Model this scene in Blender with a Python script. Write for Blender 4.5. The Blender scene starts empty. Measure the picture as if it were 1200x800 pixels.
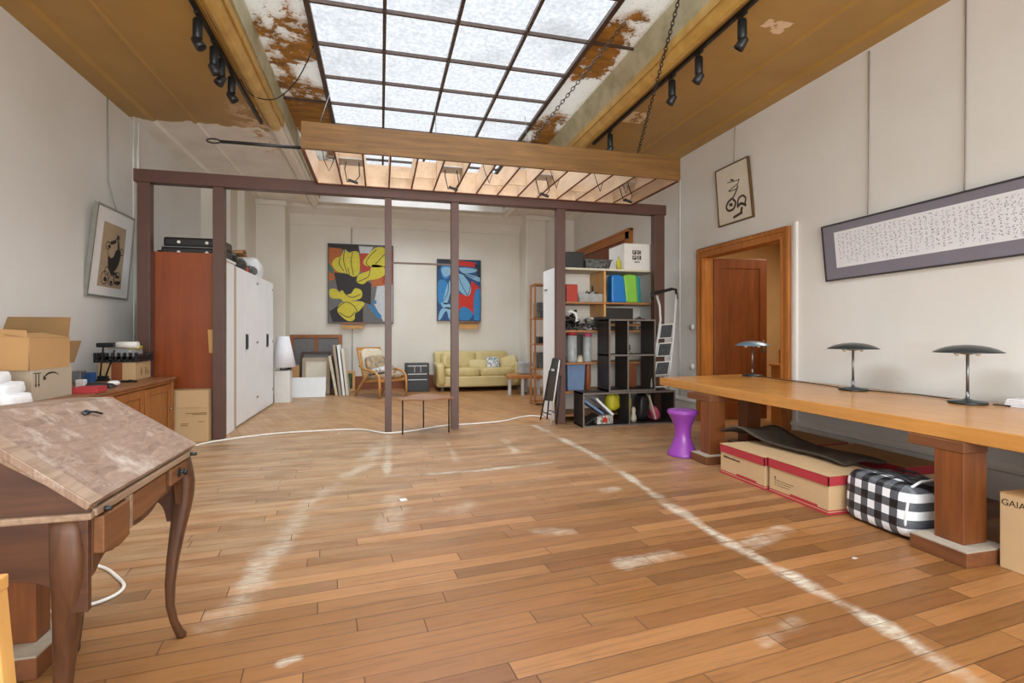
import bpy, bmesh, math, random
from mathutils import Vector, Matrix, Euler
random.seed(7)
S = bpy.context.scene
COL = S.collection
PI = math.pi

# ------------------------------------------------------------------ camera
YAW = math.atan2(154.0, 600.0)
CAM_H = 1.25
cam_d = bpy.data.cameras.new('camera')
cam_d.sensor_fit = 'HORIZONTAL'; cam_d.sensor_width = 36.0; cam_d.lens = 18.0
cam_d.shift_y = -9.0 / 1200.0
cam_d.clip_start = 0.05; cam_d.clip_end = 200
cam = bpy.data.objects.new('camera', cam_d); COL.objects.link(cam)
cam.location = (0, 0, CAM_H); cam.rotation_euler = (PI / 2, 0, -YAW)
S.camera = cam

# ------------------------------------------------------------------ light
S.view_settings.view_transform = 'Standard'
S.view_settings.look = 'None'
S.view_settings.gamma = 1.0
S.view_settings.use_curve_mapping = False
S.view_settings.exposure = 0.54
SKY, SUN, REAR, HALL = 0.55, 11.0, 370.0, 32.0
w = bpy.data.worlds.new('overcast_sky'); S.world = w; w.use_nodes = True
bg = w.node_tree.nodes['Background']
bg.inputs[0].default_value = (0.97, 0.985, 1.0, 1); bg.inputs[1].default_value = SKY
ld = bpy.data.lights.new('overcast_sun', 'SUN'); ld.energy = SUN; ld.angle = math.radians(110); ld.color = (0.96, 1.0, 0.99)
lo = bpy.data.objects.new('overcast_sun', ld); COL.objects.link(lo); lo.location = (0.7, 4, 9)
def area(name, loc, rot, sx, sy, e, col=(1, 1, 1)):
    l = bpy.data.lights.new(name, 'AREA'); l.shape = 'RECTANGLE'; l.size = sx; l.size_y = sy; l.energy = e; l.color = col
    o = bpy.data.objects.new(name, l); COL.objects.link(o); o.location = loc; o.rotation_euler = rot
    return o
area('added_rear_fill', (0.8, -3.12, 2.0), (PI / 2, 0, 0), 6.2, 2.9, REAR, (0.96, 1.0, 0.985))  # unseen fill light added behind the camera to brighten the walls
area('added_hall_light', (6.0, 5.8, 2.9), (0, 0, 0), 0.8, 1.5, HALL, (1, 0.88, 0.7))  # unseen lamp added to light the corridor

# ------------------------------------------------------------------ measuring: real positions from sight lines
_s, _c = math.sin(YAW), math.cos(YAW)
def _ray(px, py):
    l = (px - 600) / 600.0
    return (_s + l * _c, _c - l * _s, (391.0 - py) / 600.0)
def onZ(px, py, z=0.0):
    d = _ray(px, py); t = (z - CAM_H) / d[2]; return Vector((d[0] * t, d[1] * t, z))
def onY(px, py, y):
    d = _ray(px, py); t = y / d[1]; return Vector((d[0] * t, y, CAM_H + d[2] * t))
def onX(px, py, x):
    d = _ray(px, py); t = x / d[0]; return Vector((x, d[1] * t, CAM_H + d[2] * t))

# ------------------------------------------------------------------ materials
def lin(h):
    h = h.lstrip('#'); r = []
    for i in (0, 2, 4):
        c = int(h[i:i + 2], 16) / 255.0
        r.append(c / 12.92 if c <= 0.04045 else ((c + 0.055) / 1.055) ** 2.4)
    return (r[0], r[1], r[2], 1.0)
class NT:
    def __init__(s, name):
        s.m = bpy.data.materials.new(name); s.m.use_nodes = True
        s.t = s.m.node_tree; s.n = s.t.nodes; s.b = s.n['Principled BSDF']; s.out = s.n['Material Output']
        s.co = None
    def new(s, ty, **kw):
        n = s.n.new(ty)
        for k, v in kw.items(): setattr(n, k, v)
        return n
    def link(s, a, b): s.t.links.new(a, b)
    def obj(s):
        if not s.co: s.co = s.new('ShaderNodeTexCoord')
        return s.co.outputs['Object']
    def mapping(s, scale=(1, 1, 1), rot=(0, 0, 0), loc=(0, 0, 0), src=None):
        m = s.new('ShaderNodeMapping'); s.link(src or s.obj(), m.inputs[0])
        m.inputs['Scale'].default_value = scale; m.inputs['Rotation'].default_value = rot; m.inputs['Location'].default_value = loc
        return m.outputs[0]
    def noise(s, vec, scale=5, detail=4, rough=0.55, dist=0.0):
        n = s.new('ShaderNodeTexNoise'); s.link(vec, n.inputs['Vector'])
        n.inputs['Scale'].default_value = scale; n.inputs['Detail'].default_value = detail
        n.inputs['Roughness'].default_value = rough; n.inputs['Distortion'].default_value = dist
        return n.outputs[0]
    def ramp(s, fac, stops, interp='LINEAR'):
        r = s.new('ShaderNodeValToRGB'); s.link(fac, r.inputs[0]); r.color_ramp.interpolation = interp
        e = r.color_ramp.elements
        while len(e) < len(stops): e.new(0.5)
        for i, (p, c) in enumerate(stops):
            e[i].position = p; e[i].color = lin(c) if isinstance(c, str) else (c, c, c, 1)
        return r.outputs[0]
    def mix(s, fac, a, b, mode='MIX'):
        m = s.new('ShaderNodeMix', data_type='RGBA', blend_type=mode)
        for sock, v in ((m.inputs[0], fac), (m.inputs[6], a), (m.inputs[7], b)):
            if isinstance(v, (int, float)): sock.default_value = v
            elif isinstance(v, str): sock.default_value = lin(v)
            else: s.link(v, sock)
        return m.outputs[2]
    def math(s, op, a, b=0.0, c=None):
        m = s.new('ShaderNodeMath', operation=op)
        for i, v in enumerate((a, b, c)):
            if v is None: continue
            if isinstance(v, (int, float)): m.inputs[i].default_value = v
            else: s.link(v, m.inputs[i])
        return m.outputs[0]
    def sm(s, x, lo, hi, to0=0.0, to1=1.0):
        m = s.new('ShaderNodeMapRange', interpolation_type='SMOOTHSTEP'); s.link(x, m.inputs[0])
        for i, v in enumerate((lo, hi, to0, to1)): m.inputs[i + 1].default_value = v
        return m.outputs[0]
    def bump(s, h, strength=0.2, dist=0.01):
        b = s.new('ShaderNodeBump'); s.link(h, b.inputs['Height']); b.inputs['Strength'].default_value = strength
        b.inputs['Distance'].default_value = dist; s.link(b.outputs[0], s.b.inputs['Normal'])
    def col(s, sock, rough=0.5, metal=0.0):
        if isinstance(sock, str): s.b.inputs['Base Color'].default_value = lin(sock)
        else: s.link(sock, s.b.inputs['Base Color'])
        if isinstance(rough, (int, float)): s.b.inputs['Roughness'].default_value = rough
        else: s.link(rough, s.b.inputs['Roughness'])
        s.b.inputs['Metallic'].default_value = metal
        return s.m
M = {}
def plain(name, c, rough=0.5, metal=0.0, var=0.08, scale=9.0, bump=0.0):
    t = NT(name); n = t.noise(t.obj(), scale, 4)
    k = t.mix(t.ramp(n, [(0.3, 0.0), (0.7, 1.0)]), c, c)
    base = t.mix(1.0, c, t.ramp(n, [(0.25, 1.0 - var * 2), (0.75, 1.0)]), 'MULTIPLY')
    if bump: t.bump(n, bump, 0.01)
    M[name] = t.col(base, rough, metal); return M[name]
def wood(name, c1, c2, rough=0.45, axis='x', scale=1.0, bump=0.05):
    t = NT(name); sc = {'x': (0.9, 14, 14), 'y': (14, 0.9, 14), 'z': (14, 14, 0.9)}[axis]
    sc = tuple(q * scale for q in sc)
    n = t.noise(t.mapping(sc), 1.6, 6, 0.6, 0.8); n2 = t.noise(t.obj(), 2.2, 3)
    c = t.mix(t.ramp(n, [(0.3, 0.0), (0.72, 1.0)]), c1, c2)
    c = t.mix(1.0, c, t.ramp(n2, [(0.3, 0.82), (0.7, 1.0)]), 'MULTIPLY')
    t.bump(n, bump, 0.005)
    M[name] = t.col(c, rough); return M[name]

def wall_material(name, c, dirt):
    t = NT(name); n = t.noise(t.obj(), 0.7, 5, 0.6); n2 = t.noise(t.mapping((3, 3, 0.5)), 2.0, 4)
    a = t.mix(t.ramp(n, [(0.35, 0.0), (0.75, 1.0)]), c, dirt)
    a = t.mix(t.ramp(n2, [(0.55, 0.0), (0.9, 0.35)]), a, dirt)
    t.bump(t.noise(t.obj(), 60, 3), 0.06, 0.004)
    M[name] = t.col(a, 0.85)
wall_material('wall_plaster', 'DEDDDA', 'D4D2CC')
wall_material('back_plaster', 'E2DED6', 'D6D0C4')
plain('white_paint', 'E4E2DE', 0.5, 0, 0.04)
plain('closet_white', 'E6E7E9', 0.35, 0, 0.03, 3)
plain('warm_hall', 'D9B989', 0.8, 0, 0.06, 2)

def ochre_material(name, left):
    t = NT(name); o = t.obj(); sep = t.new('ShaderNodeSeparateXYZ'); t.link(o, sep.inputs[0])
    x, y = sep.outputs[0], sep.outputs[1]
    n = t.noise(o, 1.6, 4); ochre = t.mix(t.ramp(n, [(0.3, 0.0), (0.75, 1.0)]), 'AE894A', 'A07B40')
    white = t.mix(t.ramp(t.noise(o, 2.5, 5), [(0.4, 0.0), (0.8, 1.0)]), 'EFEAE2', 'DDD4C8')
    edge = t.math('ADD', y, t.math('MULTIPLY', t.math('SUBTRACT', t.noise(o, 2.2, 5, 0.6), 0.5), 0.55))
    if left:
        # bare patches beside the gold moulding
        near = t.sm(x, -1.95, -1.6); band = t.math('MULTIPLY', t.sm(y, 6.55, 7.0), t.sm(y, 8.2, 7.4))
        p = t.math('MULTIPLY', t.math('MULTIPLY', near, band), t.sm(t.noise(o, 5.5, 6, 0.65), 0.48, 0.54))
        fac = t.sm(edge, 7.47, 7.485)
        c = t.mix(fac, ochre, white); c = t.mix(p, c, 'D9B896')
        ob = t.math('MULTIPLY', t.math('MULTIPLY', t.sm(x, -1.75, -1.6), t.math('MULTIPLY', t.sm(y, 7.5, 7.6), t.sm(y, 8.6, 8.3))), t.sm(t.noise(o, 7, 5, 0.6), 0.55, 0.58))
        c = t.mix(ob, c, 'C08A4A')
    else:
        d1 = t.math('MULTIPLY', t.math('COMPARE', x, 3.16, 0.13), t.math('COMPARE', y, 5.92, 0.16))
        d2 = t.math('MULTIPLY', t.math('COMPARE', x, 3.42, 0.13), t.math('COMPARE', y, 3.86, 0.09))
        p = t.math('MULTIPLY', t.math('ADD', d1, d2), t.sm(t.noise(o, 9, 4, 0.6), 0.47, 0.5))
        c = t.mix(p, t.mix(t.sm(edge, 8.0, 8.02), ochre, white), 'E2C4A2')
    t.b.inputs['Specular IOR Level'].default_value = 0.35
    M[name] = t.col(c, 0.42)
ochre_material('ochre_left', True); ochre_material('ochre_right', False)

def gold_material():
    t = NT('gold_paint'); o = t.obj(); sep = t.new('ShaderNodeSeparateXYZ'); t.link(o, sep.inputs[0])
    n = t.noise(o, 6, 4)
    g = t.mix(t.ramp(n, [(0.3, 0.0), (0.7, 1.0)]), 'C9A45A', 'B08A42')
    e = t.math('ADD', sep.outputs[1], t.math('MULTIPLY', n, 0.3))
    M['gold_paint'] = t.col(t.mix(t.sm(e, 7.42, 7.48), g, 'E2DCD0'), 0.38)
gold_material()
def upstand_material():
    t = NT('grey_upstand'); o = t.obj(); n = t.noise(o, 3, 6, 0.65)
    M['grey_upstand'] = t.col(t.mix(t.ramp(n, [(0.4, 0.0), (0.7, 1.0)]), 'B4AE94', '8E8867'), 0.7)
upstand_material()
def peeling_material():
    t = NT('peeling_paint'); o = t.obj()
    big = t.noise(t.mapping((1.0, 0.75, 1), loc=(3.1, 1.7, 0)), 1.15, 2, 0.5)
    fine = t.noise(o, 9, 8, 0.7); cr = t.noise(o, 34, 5, 0.7)
    v = t.math('ADD', big, t.math('MULTIPLY', t.math('SUBTRACT', fine, 0.5), 0.55))
    f = t.sm(v, 0.535, 0.555)
    rust = t.mix(t.ramp(t.noise(t.mapping((3, 9, 3)), 1.3, 5), [(0.3, 0.0), (0.7, 1.0)]), 'B27C28', '74501E')
    wh = t.mix(t.ramp(cr, [(0.58, 0.0), (0.7, 1.0)]), 'F0F2F2', '9A9C9A')
    c = t.mix(f, wh, rust); t.bump(f, -0.4, 0.01)
    t.col(c, 0.75)
    tr = t.new('ShaderNodeBsdfTransparent'); t.link(wh, tr.inputs[0]); mx = t.new('ShaderNodeMixShader')
    t.link(t.math('MULTIPLY_ADD', f, 0.32, 0.66), mx.inputs[0]); t.link(tr.outputs[0], mx.inputs[1]); t.link(t.b.outputs[0], mx.inputs[2]); t.link(mx.outputs[0], t.out.inputs[0]); M['peeling_paint'] = t.m
peeling_material()
def pane_material():
    t = NT('frosted_pane'); o = t.obj(); n = t.noise(o, 22, 8, 0.75); d = t.noise(t.mapping((1, 1, 1)), 1.1, 4)
    c = t.mix(t.ramp(n, [(0.35, 0.0), (0.75, 1.0)]), 'F2F2F4', 'D0D2D6')
    c = t.mix(t.ramp(d, [(0.55, 0.0), (0.85, 0.5)]), c, 'B6B6B4')
    tr = t.new('ShaderNodeBsdfTransparent'); tl = t.new('ShaderNodeBsdfTranslucent'); t.link(c, tr.inputs[0]); t.link(c, tl.inputs[0])
    mx = t.new('ShaderNodeMixShader'); mx.inputs[0].default_value = 0.07
    t.link(tr.outputs[0], mx.inputs[1]); t.link(tl.outputs[0], mx.inputs[2]); t.link(mx.outputs[0], t.out.inputs[0])
    M['frosted_pane'] = t.m
pane_material()

# floor: oak boards with worn whitish tracks where partitions once stood
TRACKS = [  # (points along the floor, half width, strength)
    ([(0.03, 6.2), (-0.1, 5.3), (-0.32, 4.5), (-0.52, 4.0), (-0.58, 3.4), (-0.61, 2.9), (-0.66, 2.45)], 0.10, 0.68),
    ([(2.03, 6.7), (2.14, 4.9), (2.10, 4.1), (2.02, 2.94), (2.02, 2.5), (2.07, 2.1), (2.09, 1.8), (2.06, 1.3)], 0.055, 1.0),
    ([(0.03, 4.63), (0.8, 4.60), (1.6, 4.72)], 0.04, 0.75), ([(0.09, 6.5), (0.06, 4.7)], 0.05, 0.7),
    ([(1.42, 5.9), (1.38, 5.2)], 0.05, 0.8), ([(0.75, 5.9), (0.72, 5.0)], 0.04, 0.5), ([(0.1, 4.0), (0.05, 3.4)], 0.10, 0.4),
    ([(2.15, 2.6), (2.5, 2.75)], 0.07, 0.8), ([(1.3, 2.55), (1.6, 2.6)], 0.07, 0.5), ([(-0.36, 2.1), (-0.31, 2.12)], 0.025, 0.7), ([(0.95, 3.1), (1.15, 3.05)], 0.06, 0.5), ([(0.62, 3.7), (0.5, 3.6)], 0.12, 0.3), ([(1.5, 1.75), (1.75, 1.85)], 0.05, 0.4),
    ([(-0.45, 1.72), (-0.5, 1.66)], 0.04, 0.9), ([(1.72, 3.75), (1.85, 3.8)], 0.07, 0.6)]
def boards(t, rot, pw, pl, loc=(0, 0, 0)):
    """rows of boards of random length offset; returns vector, a random value per board, seam mask"""
    vec = t.mapping((1, 1, 1), (0, 0, rot), loc); sp = t.new('ShaderNodeSeparateXYZ'); t.link(vec, sp.inputs[0])
    def white(a, b=None):
        w_ = t.new('ShaderNodeTexWhiteNoise', noise_dimensions='2D'); cb = t.new('ShaderNodeCombineXYZ'); t.link(a, cb.inputs[0])
        if b is not None: t.link(b, cb.inputs[1])
        t.link(cb.outputs[0], w_.inputs['Vector']); return w_.outputs['Value']
    v = t.math('DIVIDE', sp.outputs[1], pw); row = t.math('FLOOR', v); fv = t.math('FRACT', v)
    u = t.math('ADD', t.math('DIVIDE', sp.outputs[0], pl), t.math('MULTIPLY', white(row), 7.0)); cl = t.math('FLOOR', u); fu = t.math('FRACT', u)
    rnd = white(row, t.math('ADD', cl, 0.5))
    dv = t.math('MULTIPLY', t.math('MINIMUM', fv, t.math('SUBTRACT', 1.0, fv)), pw); du = t.math('MULTIPLY', t.math('MINIMUM', fu, t.math('SUBTRACT', 1.0, fu)), pl)
    seam = t.sm(dv, 0.0034, 0.0010); seam = t.math('MULTIPLY', seam, t.sm(white(t.math('ADD', row, 31.3)), 0.0, 0.9, 0.45, 1.0))
    gap = t.math('MAXIMUM', seam, t.sm(du, 0.003, 0.001))
    return vec, rnd, gap
def floor_material(name, rot, back):
    t = NT(name); o = t.obj()
    vec, rnd, gap = boards(t, rot, 0.102, 1.15)
    st = t.new('ShaderNodeVectorMath', operation='MULTIPLY'); t.link(vec, st.inputs[0]); st.inputs[1].default_value = (2.2, 34, 1)
    off = t.new('ShaderNodeVectorMath', operation='ADD'); t.link(st.outputs[0], off.inputs[0])
    cx = t.new('ShaderNodeCombineXYZ'); t.link(t.math('MULTIPLY', rnd, 37.0), cx.inputs[0]); t.link(t.math('MULTIPLY', rnd, 11.0), cx.inputs[2]); t.link(cx.outputs[0], off.inputs[1])
    g = t.noise(off.outputs[0], 1.5, 6, 0.65, 0.6)
    c = t.ramp(rnd, [(0.0, '946436'), (0.4, 'B07E4C'), (0.7, 'A06E3E'), (1.0, 'B88654')]) if back else t.ramp(rnd, [(0.0, '6E4825'), (0.2, '966437'), (0.4, '80552D'), (0.6, 'A67344'), (0.8, '8E5E34'), (1.0, '784C29')])
    c = t.mix(1.0, c, t.ramp(g, [(0.25, 0.55), (0.5, 0.92), (0.8, 1.0)]), 'MULTIPLY')
    # worn greyish area towards the far side and left
    big = t.noise(o, 0.55, 4, 0.6); sep = t.new('ShaderNodeSeparateXYZ'); t.link(o, sep.inputs[0])
    x, y = sep.outputs[0], sep.outputs[1]
    far = t.sm(y, 2.4, 5.2, 0.0, 0.34 if not back else 0.06)
    lf = t.math('MULTIPLY', t.sm(x, 0.9, -1.2), t.math('MULTIPLY', t.sm(y, 2.0, 3.4), 0.40))
    wear = t.math('ADD', t.math('MULTIPLY', t.math('ADD', far, lf), t.sm(t.noise(t.mapping((1.0, 5, 1)), 1.6, 5, 0.65), 0.32, 0.68, 0.35, 1.0)), t.sm(big, 0.56, 0.85, 0.0, 0.22))
    c = t.mix(wear, c, 'C6AD8C')
    # fine scratches and dark stains
    c = t.mix(t.sm(t.noise(t.mapping((7, 60, 1), (0, 0, rot)), 1.2, 6, 0.7), 0.60, 0.78, 0.0, 0.45), c, '4E3018')
    c = t.mix(t.sm(t.noise(t.mapping((60, 8, 1), (0, 0, 0.5)), 1.1, 4, 0.7), 0.66, 0.8, 0.0, 0.25), c, 'C8B498')
    c = t.mix(t.sm(t.noise(o, 1.7, 5, 0.62), 0.58, 0.74, 0.0, 0.35), c, '6E4526')
    if not back:
        nz = t.noise(o, 3.3, 5, 0.65); nf = t.noise(t.mapping((5, 16, 1)), 2.2, 5, 0.7)
        tot = None
        px = t.new('ShaderNodeCombineXYZ'); t.link(x, px.inputs[0]); t.link(y, px.inputs[1])
        for pts, hw, s in TRACKS:
            dmin = None
            for (ax, ay), (bx_, by) in zip(pts[:-1], pts[1:]):
                L2 = (bx_ - ax) ** 2 + (by - ay) ** 2
                ux, uy = (bx_ - ax) / L2, (by - ay) / L2
                # parameter along the piece
                tt = t.math('MULTIPLY_ADD', x, ux, t.math('MULTIPLY_ADD', y, uy, -(ax * ux + ay * uy)))
                tc = t.math('MINIMUM', t.math('MAXIMUM', tt, 0.0), 1.0)
                dx = t.math('SUBTRACT', x, t.math('MULTIPLY_ADD', tc, bx_ - ax, ax))
                dy = t.math('SUBTRACT', y, t.math('MULTIPLY_ADD', tc, by - ay, ay))
                d2 = t.math('MULTIPLY_ADD', dx, dx, t.math('MULTIPLY', dy, dy))
                dmin = d2 if dmin is None else t.math('MINIMUM', dmin, d2)
            d = t.math('SQRT', dmin)
            d = t.math('ADD', d, t.math('MULTIPLY', t.math('SUBTRACT', nz, 0.5), hw * 3.2))
            f = t.math('MULTIPLY', t.sm(d, hw * 1.25, hw * 0.15), s)
            tot = f if tot is None else t.math('MAXIMUM', tot, f)
        tot = t.math('MULTIPLY', t.math('MULTIPLY', tot, t.sm(nf, 0.32, 0.62, 0.3, 0.95)), t.sm(t.noise(o, 1.9, 4, 0.6), 0.36, 0.6, 0.12, 1.0))
        c = t.mix(tot, c, 'CCC5B4')
        c = t.mix(t.sm(t.noise(o, 4.5, 3, 0.5), 0.735, 0.75, 0.0, 0.7), c, 'DAD6CC')
    c = t.mix(t.math('MULTIPLY', gap, 0.85), c, '2E1B0D')
    h = t.math('SUBTRACT', t.math('MULTIPLY', g, 0.25), gap)
    t.bump(h, 0.35, 0.004)
    r = t.sm(t.noise(o, 2.5, 4), 0.3, 0.7, 0.33, 0.5)
    M[name] = t.col(c, r)
floor_material('oak_boards', -0.099, False)
floor_material('oak_boards_back', PI / 2 - 0.35, True)

wood('table_oak', 'CB924E', 'B67C3E', 0.26, 'y'); wood('table_leg_wood', '864C22', '63361A', 0.45, 'z')
wood('plinth_wood', '7A4826', '5E371C', 0.6, 'y'); plain('dust', 'A89C8C', 0.95, 0, 0.1, 14)
wood('desk_walnut', '623C22', '3E2414', 0.5, 'z', 1.6); wood('desk_side', '5A3520', '3C2113', 0.5, 'x', 1.4)
wood('drawer_front', '80522E', '62391C', 0.5, 'y', 1.6)
def lid_material():
    t = NT('worn_veneer'); o = t.obj()
    sp_ = t.new('ShaderNodeSeparateXYZ'); t.link(o, sp_.inputs[0]); fold = t.new('ShaderNodeCombineXYZ'); t.link(t.math('ABSOLUTE', t.math('ADD', sp_.outputs[1], 0.02)), fold.inputs[1]); t.link(t.math('ABSOLUTE', t.math('ADD', sp_.outputs[0], -0.06)), fold.inputs[0])
    n = t.noise(t.mapping((22, 5, 6), (0, 0, 0.75), src=fold.outputs[0]), 1.6, 8, 0.68, 1.4); p = t.noise(o, 7, 7, 0.7)
    c = t.mix(t.ramp(n, [(0.3, 0.0), (0.7, 1.0)]), '967C6A', '644A3A')
    c = t.mix(t.ramp(p, [(0.52, 0.0), (0.70, 0.7)]), c, 'BEB2A6')
    t.bump(n, 0.08, 0.003); M['worn_veneer'] = t.col(c, 0.42)
lid_material()
wood('lid_edge', 'A58B74', '7C604A', 0.45, 'y', 1.2)
wood('sideboard_wood', 'A8682E', '864C1E', 0.35, 'z', 1.2); wood('sideboard_top', '9A6844', '7C4E30', 0.4, 'y', 1.2)
wood('red_brown_panel', '964A22', '843C1A', 0.32, 'z', 0.6); wood('door_wood', '8A4A22', '6C3616', 0.35, 'z', 0.9)
wood('casing_wood', 'BF7A35', '9C5A22', 0.4, 'z', 1.2); wood('casing_wood_flat', 'BF7A35', '9C5A22', 0.4, 'y', 1.2)
wood('lattice_board', '825A26', '5E3E12', 0.5, 'x', 1.0); wood('slat_wood', 'EBD2B6', 'DFC09E', 0.6, 'y', 0.8); wood('slat_edge', '7A4020', '653216', 0.5, 'y')
wood('pale_wood', 'CF9A5A', 'B88244', 0.4, 'z'); wood('shelf_wood', 'B27A48', '9A6436', 0.5, 'x'); wood('frame_wood', '9E6230', '80491F', 0.45, 'z')
wood('light_pine', 'D9A760', 'C79250', 0.45, 'z'); wood('dark_board', '4A352A', '3A2820', 0.5, 'y')
plain('beam_paint', '5A3C34', 0.42, 0, 0.10, 5); plain('post_paint', '5A3E36', 0.42, 0, 0.08, 5)
plain('black_plastic', '1C1C1F', 0.4); plain('dark_metal', '2B2D30', 0.4, 0.6); plain('black_board', '2A2624', 0.45, 0, 0.1, 5)
plain('board_edge', '6E6660', 0.6); plain('grey_metal', '8E9092', 0.35, 0.8); plain('alu', 'C8CACB', 0.4, 0.15, 0.04); plain('plate_grey', 'DADCDA', 0.5)
plain('cardboard', 'B98F5E', 0.85, 0, 0.06, 4); plain('cardboard_grey', 'AFA08C', 0.85, 0, 0.05, 4); plain('cardboard_tan', 'C0A078', 0.85, 0, 0.06, 4)
plain('cardboard_dark', '8A6A44', 0.9, 0, 0.08, 4); plain('red_card', 'A82F38', 0.6, 0, 0.06); plain('ink', '2A221C', 0.8)
plain('purple_plastic', '8A3F9E', 0.28, 0, 0.03, 3); plain('sofa_leather', 'C9B67E', 0.45, 0, 0.10, 5, 0.15)
plain('cream_cloth', 'D8CCB4', 0.9, 0, 0.12, 16, 0.2); plain('white_cloth', 'E8E8EA', 0.9, 0, 0.08, 12, 0.2)
plain('frame_silver', '9C9C94', 0.35, 0.5); plain('frame_bronze', '6E5436', 0.4, 0.4); plain('mat_white', 'E9E8E6', 0.8, 0, 0.02)
plain('print_paper', 'B9A184', 0.85, 0, 0.08, 7); plain('cream_paper', 'DCD5C4', 0.8, 0, 0.05, 4); plain('lilac_mat', '7E7A86', 0.8, 0, 0.05, 3)
plain('rice_paper', 'E2E2E8', 0.8, 0, 0.03, 6); plain('grey_ink', '6C6E76', 0.8); plain('frame_dark', '3A3638', 0.4)
plain('lamp_black', '2C3436', 0.28, 0.3); plain('lamp_blue', '6F8FA2', 0.3, 0.3); plain('chrome', 'B8B4AC', 0.2, 0.9)
plain('blue_plastic', '6F86A8', 0.35); plain('blue_bag', '1F7FD0', 0.35); plain('green_bag', '8CD04A', 0.4); plain('teal_bag', '1F8F8C', 0.4)
plain('clear_plastic', 'B4B8B8', 0.3, 0, 0.22, 14); plain('red_plastic', 'B8331F', 0.4); plain('yellow_thing', 'C8C030', 0.5); plain('pink_thing', 'B0486A', 0.6)
plain('rubber_mat', '4A3F34', 0.8, 0, 0.2, 10); plain('white_cable', 'E4E2DC', 0.5); plain('book_blue', '6C84AC', 0.6); plain('leather_brown', '8A4A28', 0.5)
plain('grey_wall_line', '9A948C', 0.7); plain('chain_steel', '4A4640', 0.4, 0.7); plain('white_melamine', 'E3E6E8', 0.4, 0, 0.03)
for k, c in dict(p_yellow='D3C63A', p_black='2A2628', p_red='B5402A', p_orange='B8642E', p_grey='6E6C6C', p_white='C9CDD2', p_blue='2E7FB4', p_teal='3A6E5E',
                 q_red='D0301F', q_deep='1D4E86', q_blue='2F86C4', q_light='8CBEDC', q_dark='26303E', g_dark='26331F', g_light='8A9A4C', olive='3E4A22').items():
    plain(k, c, 0.6, 0, 0.14, 20)
def bag_material():
    t = NT('gingham_weave'); o = t.obj(); sep = t.new('ShaderNodeSeparateXYZ'); t.link(o, sep.inputs[0])
    def stripe(a, off):
        return t.math('COMPARE', t.math('FRACT', t.math('MULTIPLY_ADD', a, 9.5, off)), 0.25, 0.25)
    s1 = stripe(t.math('ADD', sep.outputs[1], t.math('MULTIPLY', sep.outputs[0], 0.45)), 0.2); s2 = stripe(sep.outputs[2], 0.3)
    k = t.math('MULTIPLY', t.math('ADD', s1, s2), 0.5)
    c = t.ramp(k, [(0.0, 'E4E6EA'), (0.4, '55585F'), (0.9, '17181C')], 'CONSTANT')
    t.bump(t.noise(o, 14, 4), 0.5, 0.02); M['gingham_weave'] = t.col(c, 0.38)
bag_material()
def crt(name, c1, c2, sc):
    t = NT(name); n = t.noise(t.obj(), sc, 5, 0.6)
    M[name] = t.col(t.mix(t.ramp(n, [(0.4, 0.0), (0.6, 1.0)], 'LINEAR'), c1, c2), 0.6)
crt('patchwork', 'B59C78', '7E7468', 14); crt('floral', 'E2E0DC', '6A7F8E', 22); crt('landscape', '4E6A30', '1E2A1A', 9); crt('speckled_tread', '3C4248', '2A2E33', 40)
crt('clutter_grey', '6A6C6A', '2E2E30', 26); crt('clutter_light', 'C8C6BE', '6E6C66', 30); crt('camera_parts', '4A463E', '17171A', 30)

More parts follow.
